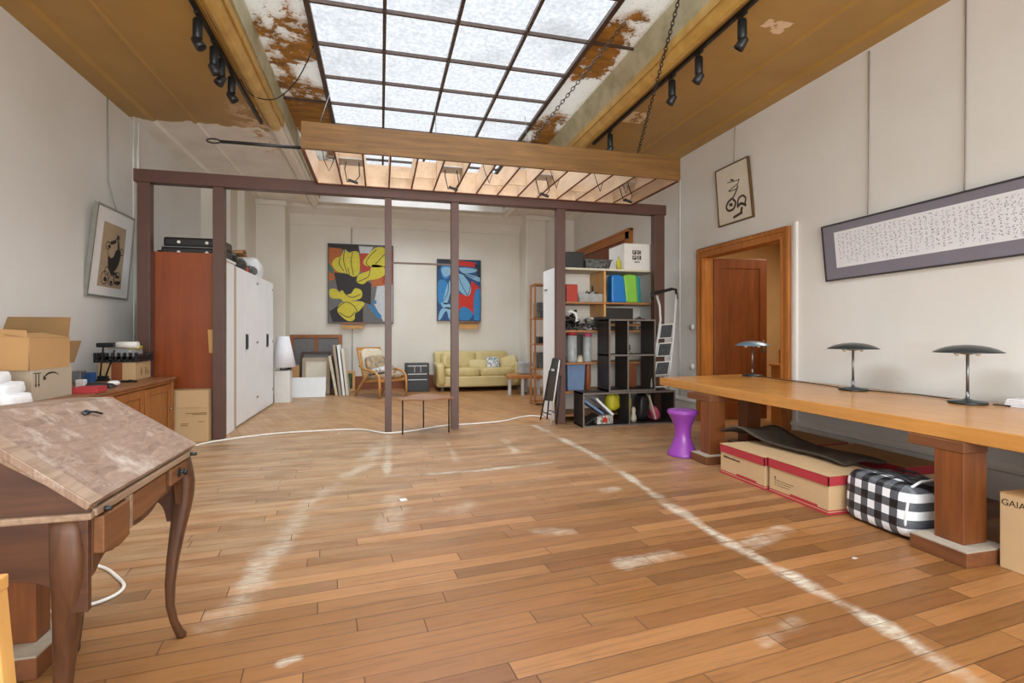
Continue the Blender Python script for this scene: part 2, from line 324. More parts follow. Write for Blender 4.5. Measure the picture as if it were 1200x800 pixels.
# ------------------------------------------------------------------ mesh builder
class G:
    def __init__(s): s.v = []; s.f = []; s.sm = []
    def add(s, vs, fs, smooth=False):
        b = len(s.v); s.v += [Vector(q) for q in vs]
        for f in fs: s.f.append(tuple(b + i for i in f)); s.sm.append(smooth)
        return s
    def box(s, x0, y0, z0, x1, y1, z1):
        vs = [(x, y, z) for z in (z0, z1) for y in (y0, y1) for x in (x0, x1)]
        return s.add(vs, [(0, 2, 3, 1), (4, 5, 7, 6), (0, 1, 5, 4), (2, 6, 7, 3), (0, 4, 6, 2), (1, 3, 7, 5)])
    def hexa(s, a, b):   # two quads of four points each
        return s.add(list(a) + list(b), [(3, 2, 1, 0), (4, 5, 6, 7), (0, 1, 5, 4), (1, 2, 6, 5), (2, 3, 7, 6), (3, 0, 4, 7)])
    def obox(s, c, size, rot=(0, 0, 0)):
        m = Euler(rot).to_matrix(); c = Vector(c); h = [q / 2 for q in size]
        vs = [c + m @ Vector((x * h[0], y * h[1], z * h[2])) for z in (-1, 1) for y in (-1, 1) for x in (-1, 1)]
        return s.add(vs, [(0, 2, 3, 1), (4, 5, 7, 6), (0, 1, 5, 4), (2, 6, 7, 3), (0, 4, 6, 2), (1, 3, 7, 5)])
    def bar(s, p, q, w, h, up=(0, 0, 1)):
        p, q = Vector(p), Vector(q); d = (q - p).normalized(); u = Vector(up)
        if abs(d.dot(u)) > 0.98: u = Vector((0, 1, 0))
        a = d.cross(u).normalized() * (w / 2); b = a.cross(d).normalized() * (h / 2)
        return s.hexa([p - a - b, p + a - b, p + a + b, p - a + b], [q - a - b, q + a - b, q + a + b, q - a + b])
    def tube(s, pts, r, n=8, smooth=True, flat=1.0):
        pts = [Vector(p) for p in pts]; rs = r if isinstance(r, (list, tuple)) else [r] * len(pts)
        rings = []; prev = None
        for i, p in enumerate(pts):
            d = (pts[min(i + 1, len(pts) - 1)] - pts[max(i - 1, 0)])
            d = d.normalized() if d.length > 1e-9 else Vector((0, 0, 1))
            if prev is None:
                u = Vector((0, 0, 1)) if abs(d.z) < 0.9 else Vector((1, 0, 0)); a = d.cross(u).normalized()
            else:
                a = (prev - d * prev.dot(d)); a = a.normalized() if a.length > 1e-6 else d.orthogonal().normalized()
            prev = a; b = d.cross(a).normalized()
            rings.append([p + (a * math.cos(2 * PI * k / n) + b * math.sin(2 * PI * k / n) * flat) * rs[i] for k in range(n)])
        vs = [q for rg in rings for q in rg]; fs = []
        for i in range(len(pts) - 1):
            for k in range(n):
                fs.append((i * n + k, i * n + (k + 1) % n, (i + 1) * n + (k + 1) % n, (i + 1) * n + k))
        b0 = len(s.v); s.add(vs, fs, smooth)
        s.f.append(tuple(b0 + k for k in reversed(range(n)))); s.sm.append(False)
        s.f.append(tuple(b0 + (len(pts) - 1) * n + k for k in range(n))); s.sm.append(False)
        return s
    def lathe(s, prof, n=28, c=(0, 0, 0), smooth=True, rot=None):
        c = Vector(c); vs = []; m = Euler(rot).to_matrix() if rot else None
        for r, z in prof:
            for k in range(n):
                q = Vector((r * math.cos(2 * PI * k / n), r * math.sin(2 * PI * k / n), z))
                vs.append(c + (m @ q if m else q))
        fs = []
        for i in range(len(prof) - 1):
            for k in range(n):
                fs.append((i * n + k, i * n + (k + 1) % n, (i + 1) * n + (k + 1) % n, (i + 1) * n + k))
        b0 = len(s.v); s.add(vs, fs, smooth)
        if prof[0][0] > 1e-4: s.f.append(tuple(b0 + k for k in reversed(range(n)))); s.sm.append(False)
        if prof[-1][0] > 1e-4: s.f.append(tuple(b0 + (len(prof) - 1) * n + k for k in range(n))); s.sm.append(False)
        return s
    def prism(s, pts, plane, a, b, smooth=False):
        def P(u, v, w): return {'xy': (u, v, w), 'xz': (u, w, v), 'yz': (w, u, v)}[plane]
        n = len(pts); vs = [P(u, v, a) for u, v in pts] + [P(u, v, b) for u, v in pts]
        b0 = len(s.v); s.add(vs, [(i, (i + 1) % n, n + (i + 1) % n, n + i) for i in range(n)], smooth)
        s.f.append(tuple(b0 + i for i in reversed(range(n)))); s.sm.append(False)
        s.f.append(tuple(b0 + n + i for i in range(n))); s.sm.append(False)
        return s
    def pill(s, c, size, e=0.45, rot=(0, 0, 0), nu=24, nv=14, wob=0.0):
        m = Euler(rot).to_matrix(); c = Vector(c)
        def sp(x, p): return math.copysign(abs(x) ** p, x)
        vs = []
        for j in range(nv + 1):
            ph = -PI / 2 + PI * j / nv
            for k in range(nu):
                th = 2 * PI * k / nu
                q = Vector((sp(math.cos(ph), e) * sp(math.cos(th), e) * size[0] / 2, sp(math.cos(ph), e) * sp(math.sin(th), e) * size[1] / 2, sp(math.sin(ph), e) * size[2] / 2))
                if wob: q *= 1 + wob * math.sin(3.1 * th + 2.3 * ph + c.x * 7) * math.cos(2.2 * ph + 1.7 * th)
                vs.append(c + m @ q)
        fs = [(j * nu + k, j * nu + (k + 1) % nu, (j + 1) * nu + (k + 1) % nu, (j + 1) * nu + k) for j in range(nv) for k in range(nu)]
        return s.add(vs, fs, True)
    def sheet(s, grid, th=0.004, smooth=True):   # grid of points -> thick sheet (thickness downwards)
        R, Cn = len(grid), len(grid[0]); top = [Vector(q) for row in grid for q in row]; bot = [q - Vector((0, 0, th)) for q in top]
        fs = []
        N = R * Cn
        for i in range(R - 1):
            for j in range(Cn - 1):
                a, b, c, d = i * Cn + j, i * Cn + j + 1, (i + 1) * Cn + j + 1, (i + 1) * Cn + j
                fs.append((a, b, c, d)); fs.append((N + d, N + c, N + b, N + a))
        for j in range(Cn - 1):
            fs.append((j, N + j, N + j + 1, j + 1)); k = (R - 1) * Cn + j; fs.append((k + 1, N + k + 1, N + k, k))
        for i in range(R - 1):
            k = i * Cn; fs.append((k + Cn, N + k + Cn, N + k, k)); k = i * Cn + Cn - 1; fs.append((k, N + k, N + k + Cn, k + Cn))
        return s.add(top + bot, fs, smooth)

def link(name, g, mat, off=(0, 0, 0), bevel=0.0, seg=2, sub=0):
    me = bpy.data.meshes.new(name); off = Vector(off)
    me.from_pydata([tuple(q - off) for q in g.v], [], g.f)
    me.polygons.foreach_set('use_smooth', g.sm)
    bm = bmesh.new(); bm.from_mesh(me); bmesh.ops.remove_doubles(bm, verts=bm.verts, dist=1e-5); bmesh.ops.recalc_face_normals(bm, faces=bm.faces); bm.to_mesh(me); bm.free()
    for m in (mat if isinstance(mat, (list, tuple)) else [mat]): me.materials.append(M[m])
    o = bpy.data.objects.new(name, me); COL.objects.link(o)
    if bevel:
        b = o.modifiers.new('bevel', 'BEVEL'); b.width = bevel; b.segments = seg; b.limit_method = 'ANGLE'; b.angle_limit = math.radians(40); b.harden_normals = False
    if sub:
        b = o.modifiers.new('subdivision', 'SUBSURF'); b.levels = sub; b.render_levels = sub
    return o
def tag(o, label, cat, group=None):
    o['label'] = label; o['category'] = cat
    if group: o['group'] = group
    return o
def thing(name, label, cat, loc=(0, 0, 0), rz=0.0, group=None):
    o = bpy.data.objects.new(name, None); COL.objects.link(o); o.empty_display_size = 0.1
    o.location = loc; o.rotation_euler = (0, 0, rz); return tag(o, label, cat, group)
def root_of(o):
    while o.parent: o = o.parent
    return o
def part(T, name, g, mat, bevel=0.0, local=False, label=None, sub=0):
    r = root_of(T)
    off = Vector((0, 0, 0)) if (local or r.rotation_euler.z != 0) else Vector(r.location)
    if r.type == 'MESH': off = Vector(r.location)
    o = link(name, g, mat, off, bevel, sub=sub); o.parent = T
    if label: o['label'] = label
    return o
def solo(name, g, mat, label, cat, bevel=0.0, group=None, loc=None, sub=0):
    loc = Vector(loc) if loc is not None else Vector((sum(q.x for q in g.v) / len(g.v), sum(q.y for q in g.v) / len(g.v), min(q.z for q in g.v)))
    o = link(name, g, mat, loc, bevel, sub=sub); o.location = loc
    return tag(o, label, cat, group)
def struct(name, g, mat, bevel=0.0, parent=None):
    o = link(name, g, mat, (0, 0, 0), bevel)
    if parent: o.parent = parent
    o['kind'] = 'structure'; return o
def dup(root, loc, label, rz=None):
    r = root.copy(); COL.objects.link(r); r.location = loc; r['label'] = label
    if rz is not None: r.rotation_euler = (0, 0, rz)
    for ch in list(root.children):
        c = ch.copy(); COL.objects.link(c); c.parent = r
        for g2 in list(ch.children):
            d = g2.copy(); COL.objects.link(d); d.parent = c
    return r
def flat_poly(g, pts, d, axis):
    """polygon in a plane: axis 'y' -> points (x,z) at y=d ; axis 'x' -> points (y,z) at x=d ; 'z' -> (x,y)"""
    vs = [(u, d, v) if axis == 'y' else (d, u, v) if axis == 'x' else (u, v, d) for u, v in pts]
    return g.add(vs, [tuple(range(len(vs)))])
def blob2(pts, k=3):
    """smooth closed outline through points"""
    out = []; n = len(pts)
    for i in range(n):
        p0, p1, p2, p3 = (Vector(pts[(i + j - 1) % n]) for j in range(4))
        for s_ in range(k):
            t = s_ / k
            out.append(tuple(0.5 * ((2 * p1) + (p2 - p0) * t + (2 * p0 - 5 * p1 + 4 * p2 - p3) * t * t + (3 * p1 - p0 - 3 * p2 + p3) * t ** 3)))
    return out
def lettering(body, size, mat, loc, rot, parent, depth=0.0006, name='lettering'):
    cu = bpy.data.curves.new('lettering', 'FONT'); cu.body = body; cu.size = size; cu.extrude = depth; cu.align_x = 'LEFT'
    o = bpy.data.objects.new('lettering_source', cu); COL.objects.link(o)
    dg = bpy.context.evaluated_depsgraph_get(); me = bpy.data.meshes.new_from_object(o.evaluated_get(dg))
    bpy.data.objects.remove(o); me.materials.clear(); me.materials.append(M[mat])
    r = bpy.data.objects.new(name, me); COL.objects.link(r); r.parent = parent
    rp = root_of(parent); r.location = Vector(loc) - Vector(rp.location); r.rotation_euler = rot
    return r

def spline(pts, k=6):
    P = [Vector(p) for p in pts]; n = len(P); out = []
    for i in range(n - 1):
        p0, p1, p2, p3 = (P[max(0, min(n - 1, i + j - 1))] for j in range(4))
        for s_ in range(k):
            t = s_ / k; out.append(.5 * ((2 * p1) + (p2 - p0) * t + (2 * p0 - 5 * p1 + 4 * p2 - p3) * t * t + (3 * p1 - p0 - 3 * p2 + p3) * t ** 3))
    return out + [P[-1]]

# =================================================================== the setting
XL, XR, YR, YB, ZC = -3.05, 4.5, -3.0, 12.0, 4.0
SY0, SY1 = -2.4, 11.25            # ends of the skylight opening
struct('floor', G().box(XL - .1, YR - .1, -.06, XR + .12, 6.85, 0), 'oak_boards')
struct('floor_back', G().box(XL - .1, 6.85, -.06, XR + .12, YB + .1, 0), 'oak_boards_back')
struct('wall_left', G().box(XL - .1, YR, 0, XL, YB, ZC + .05), 'wall_plaster')
g = G()
g.box(XR, YR, 0, XR + .14, 4.93, ZC + .05); g.box(XR, 6.45, 0, XR + .14, YB, ZC + .05); g.box(XR, 4.93, 2.36, XR + .14, 6.45, ZC + .05)
struct('wall_right', g, 'wall_plaster')
struct('wall_back', G().box(XL - .1, YB, 0, XR + .14, YB + .1, ZC + .05), 'back_plaster')
g = G()
g.box(XL - .1, YR - .12, 0, -2.4, YR, ZC + .05); g.box(4.0, YR - .12, 0, XR + .14, YR, ZC + .05)
g.box(-2.4, YR - .12, 0, 4.0, YR, .5); g.box(-2.4, YR - .12, 3.5, 4.0, YR, ZC + .05)
struct('wall_rear', g, 'wall_plaster')
g = G()
for x in (-2.4, -1.12, .16, 1.44, 2.72, 3.96): g.box(x, YR - .08, .5, x + .04, YR - .03, 3.5)
for z in (.5, 1.5, 2.5, 3.46): g.box(-2.4, YR - .08, z, 4.0, YR - .03, z + .04)
struct('added_window', g, 'dark_metal')  # made-up window bars, unseen, added around the rear fill light
# pilasters and returns of the far room
struct('trim_1', G().box(XL, 10.05, 0, -2.585, 10.5, ZC), 'back_plaster')
struct('trim_2', G().box(XL, 10.5, 0, -2.46, 11.4, ZC), 'back_plaster')
struct('trim_3', G().box(XL, 11.4, 0, -1.91, YB, ZC), 'back_plaster', .02)
struct('trim_4', G().box(3.75, 11.55, 0, XR, YB, ZC), 'back_plaster')
struct('trim_5', G().box(3.27, 11.4, 0, 3.75, YB, ZC), 'back_plaster', .02)
# ceilings
def cove_l(x0, x1, y0, y1): return G().box(x0, y0, ZC, x1, y1, ZC + .06)
struct('ceiling_left', cove_l(XL, -1.44, YR, YB), 'ochre_left')
struct('ceiling_right', cove_l(2.9, XR, YR, YB), 'ochre_right')
struct('ceiling_back', G().box(-1.44, SY1 + .05, ZC, 2.9, YB, ZC + .06), 'back_plaster')
struct('ceiling_front', G().box(-1.44, YR, ZC, 2.9, SY0 - .05, ZC + .06), 'ochre_left')
# mouldings along the ochre ceilings
g = G(); g.prism([(XL, ZC - .035), (-2.84, ZC - .03), (-2.80, ZC), (XL, ZC)], 'xz', YR, 11.4)
g.prism([(-2.36, ZC), (-2.35, ZC - .016), (-2.32, ZC - .02), (-2.30, ZC)], 'xz', YR, 11.4); struct('trim_6', g, 'ochre_left')
g = G(); g.prism([(XR, ZC - .035), (4.33, ZC - .03), (4.29, ZC), (XR, ZC)], 'xz', YR, 11.55)
g.prism([(3.84, ZC), (3.83, ZC - .016), (3.80, ZC - .02), (3.78, ZC)], 'xz', YR, 11.55); struct('trim_7', g, 'ochre_right')
# back cornice
g = G(); g.prism([(YB, 3.64), (YB - .03, 3.64), (YB - .07, 3.72), (YB - .17, 3.84), (YB - .36, 3.93), (YB - .4, 3.95), (YB - .42, ZC), (YB, ZC)], 'yz', -1.91, 3.27)
struct('trim_8', g, 'back_plaster')
g = G(); g.box(XL, 11.34, 3.88, -1.86, 11.4, ZC); g.box(3.24, 11.34, 3.88, 3.85, 11.4, ZC); struct('trim_9', g, 'back_plaster', .03)
# gold rounded curbs with grey upstand
def curb(x0, s, name):
    pr = [(0, 0), (0, -.03), (.012, -.035), (.02, -.02), (.035, -.055), (.075, -.085), (.12, -.08), (.16, -.05), (.18, -.01), (.19, -.02), (.205, -.02), (.21, .02), (.21, .07), (0, .07)]
    return struct(name, G().prism([(x0 + s * u, ZC + v) for u, v in pr], 'xz', YR, SY1 + .2), 'gold_paint')
curb(-1.44, 1, 'trim_10'); curb(2.9, -1, 'trim_11')
g = G(); g.box(-1.45, SY0, ZC + .06, -1.21, SY1, 4.32); struct('trim_12', g, 'grey_upstand')
g = G(); g.prism([(2.69, ZC + .06), (2.60, 4.32), (2.95, 4.32), (2.95, ZC + .06)], 'xz', SY0, SY1); struct('trim_13', g, 'grey_upstand')
struct('trim_14', G().box(-1.44, SY1, ZC - .02, 2.9, SY1 + .1, 4.34), 'white_paint', .01)
struct('trim_15', G().box(-1.44, SY0 - .1, ZC, 2.9, SY0, 4.34), 'white_paint')
g = G(); g.box(-1.3, SY0, 4.30, -.655, SY1, 4.33); g.box(2.115, SY0, 4.30, 2.75, SY1, 4.33); struct('trim_16', g, 'peeling_paint')
# the skylight
wg = struct('window_1', G().box(-.655, SY0, 4.305, 2.115, SY1, 4.311), 'frosted_pane')
g = G()
for i in range(5):
    x = -.655 + i * .6925; g.box(x - (.026 if i in (0, 4) else .017), SY0, 4.262, x + (.026 if i in (0, 4) else .017), SY1, 4.304)
y = 4.97 - .714 * 10
while y < SY1:
    g.box(-.655, y - .013, 4.268, 2.115, y + .013, 4.303)
    y += .714
for y in (4.97, 7.83): g.box(2.115, y - .013, 4.275, 2.62, y + .013, 4.299)
for y in (7.112, 9.97): g.box(-1.21, y - .013, 4.275, -.655, y + .013, 4.299)
o = struct('glazing_bars', g, 'dark_board', parent=wg)

# adjoining corridor
struct('floor_corridor', G().box(XR + .12, 3.9, -.06, 7.4, 8.2, 0), 'oak_boards_back')
g = G(); g.box(7.3, 3.9, 0, 7.4, 8.2, 3.0); g.box(XR + .14, 3.85, 0, 7.4, 3.95, 3.0); g.box(XR + .14, 8.1, 0, 7.4, 8.2, 3.0)
struct('wall_corridor', g, 'warm_hall'); struct('ceiling_corridor', G().box(XR + .14, 3.9, 3.0, 7.4, 8.2, 3.05), 'warm_hall')
struct('baseboard_corridor', G().box(7.27, 3.95, 0, 7.3, 8.1, .95), 'casing_wood_flat')

# baseboards
g = G(); g.box(-1.91, YB - .02, 0, 3.27, YB, .30); struct('baseboard_back', g, 'leather_brown', .004)
g = G()
for a, b in ((YR, 4.80), (6.60, 8.55)):
    g.box(XR - .02, a, 0, XR, b, .24); g.prism([(XR - .02, .22), (XR - .04, .235), (XR - .035, .26), (XR - .012, .285), (XR, .29), (XR, .22)], 'xz', a, b)
struct('baseboard_right', g, 'white_paint')
g = G(); g.box(XL, YR, 0, XL + .02, 10.05, .24); struct('baseboard_left', g, 'white_paint')

# door to the corridor: casing, lining and open leaf
d = struct('door_1', G().box(XR - .001, 6.43, 0, XR + .15, 6.46, 2.38), 'casing_wood')
g = G()
def casing(g, y0, y1, z, wd, x=XR):
    for dx, a, b in ((.030, 0, wd), (.045, wd * .62, wd), (.038, 0, wd * .18)):
        g.box(x - dx, y0 - b, 0, x, y0 - a, z + b); g.box(x - dx, y1 + a, 0, x, y1 + b, z + b); g.box(x - dx, y0 - a, z + a, x, y1 + a, z + b)
casing(g, 4.95, 6.43, 2.34, .13); struct('door_casing', g, 'casing_wood', .004, d)
g = G(); g.box(XR, 4.92, 0, XR + .15, 4.95, 2.38); g.box(XR, 4.92, 2.34, XR + .15, 6.46, 2.37); struct('door_lining', g, 'casing_wood', parent=d)
dl = bpy.data.objects.new('leaf_pivot', None)
bpy.data.objects.remove(dl)
hx, hy = XR + .15, 6.42
ang = math.radians(-8)
def leafpt(u, t, z):
    return Vector((hx + u * math.cos(ang) + t * math.sin(ang), hy + u * math.sin(ang) - t * math.cos(ang), z))
def leafbox(g, u0, u1, t0, t1, z0, z1):
    g.hexa([leafpt(u0, t0, z0), leafpt(u1, t0, z0), leafpt(u1, t1, z0), leafpt(u0, t1, z0)], [leafpt(u0, t0, z1), leafpt(u1, t0, z1), leafpt(u1, t1, z1), leafpt(u0, t1, z1)])
LW = .80
g = G(); leafbox(g, 0, LW, -.02, .012, .02, 2.33)
for a, b, z0, z1 in ((0, .11, .02, 2.33), (LW - .11, LW, .02, 2.33), (.11, LW - .11, 2.19, 2.33), (.11, LW - .11, .02, .26)): leafbox(g, a, b, -.026, .022, z0, z1)
leaf = struct('door_leaf', g, 'door_wood', .004, d)
g = G(); leafbox(g, LW - .075, LW - .035, .02, .027, .98, 1.16)
g.tube([leafpt(LW - .055, .025, 1.09), leafpt(LW - .055, .07, 1.09)], .009); g.tube([leafpt(LW - .05, .068, 1.09), leafpt(LW - .18, .07, 1.088)], .010)
struct('door_handle', g, 'chrome', parent=leaf)
# second, taller door frame in the far room
g = G()
g.box(XR - .05, 8.57, 0, XR, 8.80, 3.2); g.box(XR - .05, 8.57, 3.02, XR, 11.3, 3.2); g.box(XR - .05, 11.1, 0, XR, 11.3, 3.2); g.box(XR - .065, 8.57, 0, XR, 8.62, 3.2); g.box(XR - .065, 8.57, 3.15, XR, 11.3, 3.2)
d2 = struct('door_2', g, 'casing_wood_flat', .004)
struct('door_panel', G().box(XR - .02, 8.8, 0, XR, 11.1, 3.02), 'door_wood', parent=d2)
# vertical wall joints and pipes
struct('trim_17', G().tube([(XR - .012, 7.03, .29), (XR - .012, 7.03, 3.98)], .008, 6), 'white_paint')
struct('trim_18', G().box(XR - .03, 4.72, 0, XR, 4.765, 2.50), 'white_paint', .004)
g = G(); g.tube([(XL + .012, 7.5, 0), (XL + .012, 7.5, 3.98)], .008, 6); g.tube([(XL + .016, 7.62, 0), (XL + .016, 7.62, 3.98)], .012, 6); struct('trim_19', g, 'white_paint')

# =================================================================== the dark beam on posts
BY0, BY1 = 6.70, 6.82
bm = solo('ceiling_beam', G().box(-2.72, BY0 - .005, 2.985, 4.05, BY1 + .005, 3.13), 'beam_paint', 'long dark purple-brown timber beam crossing the room on slim posts', 'beam', .004)
PX = [(-2.69, -2.56, 'thick dark brown post at the far left end of the beam beside the red-brown wardrobe'),
      (-1.915, -1.795, 'dark brown post at the corner where wardrobe and white closet meet'),
      (.052, .137, 'slim dark brown post in front of the bentwood armchair'),
      (.90, 1.0, 'slim dark brown post touching the right tip of the small three-legged table'),
      (2.365, 2.49, 'dark brown post between the folding chair and the cluttered shelves'),
      (3.87, 4.03, 'dark brown post at the right end of the beam behind the stepladder')]
for i, (a, b, lb) in enumerate(PX):
    solo('post', G().box(a, BY0 + .01, 0, b, BY0 + .01 + min(b - a, .11), 2.985), 'post_paint', lb, 'post', .003, group='posts under the dark beam')
solo('cross_rail', G().box(.137, BY0 + .04, 2.15, .90, BY0 + .065, 2.172), 'post_paint', 'thin brown rail bridging two slim posts, level with the upper part of the paintings', 'rail')

# =================================================================== hanging louvre frame
HX0, HX1, HY0, HY1, HZ0, HZ1 = -.74, 3.47, 5.50, 6.66, 3.10, 3.375
hf = thing('hanging_lattice', 'large brown wooden louvre frame hung on chains below the skylight', 'ceiling lattice', ((HX0 + HX1) / 2, 6.1, HZ0))
part(hf, 'front_board', G().box(HX0 - .03, HY0 - .03, HZ0, HX1 + .03, HY0, HZ1), 'lattice_board', .003)
part(hf, 'rear_board', G().box(HX0, HY1, HZ0, HX1, HY1 + .028, HZ1), 'slat_wood')
part(hf, 'side_board', G().box(HX0 - .03, HY0, HZ0, HX0, HY1 + .028, HZ1), 'slat_wood'); part(hf, 'side_board', G().box(HX1, HY0, HZ0, HX1 + .03, HY1 + .028, HZ1), 'slat_wood')
g = G(); g.box(HX0 - .032, HY0, HZ0 - .012, HX0 + .002, HY1 + .03, HZ0); g.box(HX1 - .002, HY0, HZ0 - .012, HX1 + .032, HY1 + .03, HZ0); g.box(HX0, HY1 - .002, HZ0 - .012, HX1, HY1 + .03, HZ0)
part(hf, 'edge_strip', g, 'slat_edge')
bay = (HX1 - HX0) / 15
for i in range(1, 15):
    x = HX0 + i * bay
    s_ = part(hf, 'slat', G().box(x - .008, HY0, HZ0 + .004, x + .008, HY1, HZ1 - .03), 'slat_wood')
    part(s_, 'slat_lip', G().box(x - .009, HY0, HZ0 - .004, x + .009, HY1, HZ0 + .005), 'slat_edge')
for i in range(15):
    x0, x1 = HX0 + i * bay + .009, HX0 + (i + 1) * bay - .009
    if i in (1, 5, 9, 13):
        part(hf, 'cross_piece', G().box(x0, 5.98, HZ0 + .115, x1, 5.995, HZ1 - .03), 'slat_wood')
        lp = part(hf, 'light_plate', G().box(x0, 5.98, HZ0 + .10, x1, 6.22, HZ0 + .115), 'plate_grey')
        xm = (x0 + x1) / 2
        wr = G(); wr.tube([(xm - .06, 6.1, HZ0 + .1), (xm - .07, 6.02, HZ0 - .0), (xm - .04, 5.98, HZ0 - .13 - .03 * (i % 4)), (xm + .05, 5.98, HZ0 - .14), (xm + .09, 6.0, HZ0 - .08), (xm + .08, 6.1, HZ0 + .1)], .006, 5)
        wr.obox((xm + .02, 5.98, HZ0 - .15), (.11, .025, .025), (0, .3, 0)); part(lp, 'loose_wire', wr, 'black_plastic')
    elif i % 4 == 3:
        part(hf, 'cross_piece', G().box(x0, 6.3, HZ0 + .02, x1, 6.315, HZ0 + .10), 'slat_wood')
    elif i in (4, 7, 8, 11): part(hf, 'cross_piece', G().box(x0, 6.22, HZ0 + .02, x1, 6.235, HZ1 - .06), 'slat_wood')
for x in (-.62, 1.15, 1.98, 2.55, 2.9):
    g = G(); g.tube([(x, 5.9, HZ0 + .18), (x + .03, 5.85, HZ0 + .02), (x + .08, 5.86, HZ0 - .09), (x + .12, 5.88, HZ0 + .02), (x + .14, 5.95, HZ0 + .18)], .005, 5); part(hf, 'loose_wire', g, 'black_plastic')
g = G(); g.tube([(-.77, 5.5, 3.115), (-1.5, 5.5, 3.11)], .017, 8); g.tube([(-1.56 + .06 * math.cos(a), 5.5, 3.11 + .02 * math.sin(a)) for a in [i * PI / 8 for i in range(17)]], .008, 6)
part(hf, 'iron_rod', g, 'black_plastic')
def chain(name, p, q, label, r=.016, L=.055):
    p, q = Vector(p), Vector(q); d = q - p; n = max(3, int(d.length / (L * .72))); u = d.normalized(); a = u.orthogonal().normalized(); b = u.cross(a); g = G()
    for i in range(n):
        c = p + d * ((i + .5) / n); s_ = a if i % 2 else b
        g.tube([c + u * (L / 2 * math.cos(t)) + s_ * (r * math.sin(t)) for t in [k * PI / 4 for k in range(9)]], .005, 5)
    return solo(name, g, 'chain_steel', label, 'chain', group='chains holding the louvre frame')
chain('hanging_chain', (1.60, 5.52, 3.36), (2.30, 4.55, 4.27), 'steel chain rising from the louvre frame, nearer the middle of the front board')
chain('hanging_chain', (2.95, 5.52, 3.36), (2.56, 4.0, 4.25), 'steel chain rising from the right part of the louvre frame past the track spotlights')
for x, y, lb in ((.70, 6.6, 'thin wire dropping from the skylight glass to the middle of the louvre frame'), (1.95, 6.6, 'thin wire dropping from the right edge of the skylight to the louvre frame'), (-.62, 5.49, 'thin wire with hook holding the left end of the louvre frame')):
    solo('suspension_wire', G().tube([(x, y, HZ1 - (.08 if y < 6 else 0)), (x + .01, y + (1.3 if y < 6 else .3), 4.29)], .005 if y < 6 else .004, 5), 'black_plastic', lb, 'wire')

# =================================================================== track lights
def track(x, y0, y1, label):
    solo('ceiling_track', G().box(x - .018, y0, ZC - .035, x + .018, y1, ZC), 'black_plastic', label, 'light track', .003)
track(-1.50, -1.5, 7.25, 'black lighting track along the left gold moulding'); track(2.97, -1.5, 6.85, 'black lighting track along the right gold moulding')
def spot(x, y, aim, label):
    t = thing('track_spotlight', label, 'spotlight', (x, y, ZC - .035), 0, 'track spotlights')
    g = G(); g.box(x - .016, y - .05, ZC - .06, x + .016, y + .05, ZC - .035); g.tube([(x, y, ZC - .06), (x, y, ZC - .09)], .012); part(t, 'adapter', g, 'black_plastic', .002)
    g = G(); g.lathe([(.0, 0), (.032, -.002), (.038, -.015), (.038, -.165), (.03, -.175), (0, -.175)], 16, (x, y, ZC - .085)); part(t, 'driver_housing', g, 'dark_metal')
    c = Vector((x, y, ZC - .285)); g = G(); rot = (math.radians(aim[0]), math.radians(aim[1]), 0)
    g.lathe([(0, .05), (.03, .045), (.036, .03), (.042, -.02), (.045, -.055), (.036, -.055), (.030, -.03), (0, -.03)], 16, c, rot=rot); part(t, 'lamp_head', g, 'black_plastic')
    g = G(); g.tube([(x, y, ZC - .255), tuple(c)], .012); part(t, 'swivel', g, 'dark_metal')
for y, a, lb in ((4.86, (0, -35), 'black track spotlight on the left track, at the top edge of the picture'), (5.30, (20, -30), 'black track spotlight in the middle of the left trio, partly behind its neighbour'), (5.52, (-10, 30), 'black track spotlight in the left trio turned inward, close behind the middle one'), (5.88, (0, -35), 'black track spotlight farthest along the left track')): spot(-1.50, y, a, lb)
for y, lb in ((3.72, 'black track spotlight on the right track nearest the camera, at the top edge'), (4.33, 'black track spotlight second from the top edge on the right track'), (4.80, 'black track spotlight on the right track just beyond the second one'), (6.30, 'black track spotlight alone near the far end of the right track')): spot(2.97, y, (30, 25), lb)
solo('loose_cable', G().tube([*spline([onZ(282, 88, 4.0) - Vector((0, 0, .05)), onZ(296, 112, 3.93), onZ(322, 116, 3.88), onZ(345, 98, 3.95), onZ(362, 68, 4.08), onZ(367, 54, 4.25)])], .006, 6), 'black_plastic', 'black cable looping from the left lighting track across the gold moulding', 'cable')

# =================================================================== long oak work table on the right
TX0, TX1, TY0, TY1, TZ = 3.115, 4.43, .9, 5.42, .74
tb = thing('work_table', 'very long heavy oak work table along the right wall', 'table', (3.8, 3.2, 0))
g = G(); g.prism([(3.10, TY0), (TX1, TY0), (4.42, 5.56), (3.165, 5.38)], 'xy', TZ - .088, TZ); part(tb, 'tabletop', g, 'table_oak', .005)
def trestle_leg(x0, x1, y0, y1, px0, px1, py0, py1, cap=.15):
    lg = part(tb, 'leg', G().box(x0, y0, .085, x1, y1, TZ - .15), 'table_leg_wood', .004)
    part(lg, 'plinth', G().box(px0, py0, 0, px1, py1, .078), 'plinth_wood', .004)
    part(lg, 'dust_layer', G().box(px0 + .002, py0 + .002, .078, px1 - .002, py1 - .002, .085), 'dust')
    part(lg, 'cap_block', G().box(x0 - .004, y0 - .004, TZ - .15, x1 + .004, y1 + cap, TZ - .089), 'plinth_wood', .004)
trestle_leg(3.105, 3.28, 2.11, 2.265, 3.02, 3.33, 2.035, 2.34)
trestle_leg(3.07, 3.24, 4.30, 4.45, 2.995, 3.30, 4.245, 4.50, .22)
trestle_leg(4.08, 4.25, 2.11, 2.265, 4.0, 4.32, 2.035, 2.34)
trestle_leg(3.80, 3.97, 4.68, 4.83, 3.72, 4.05, 4.6, 4.9)

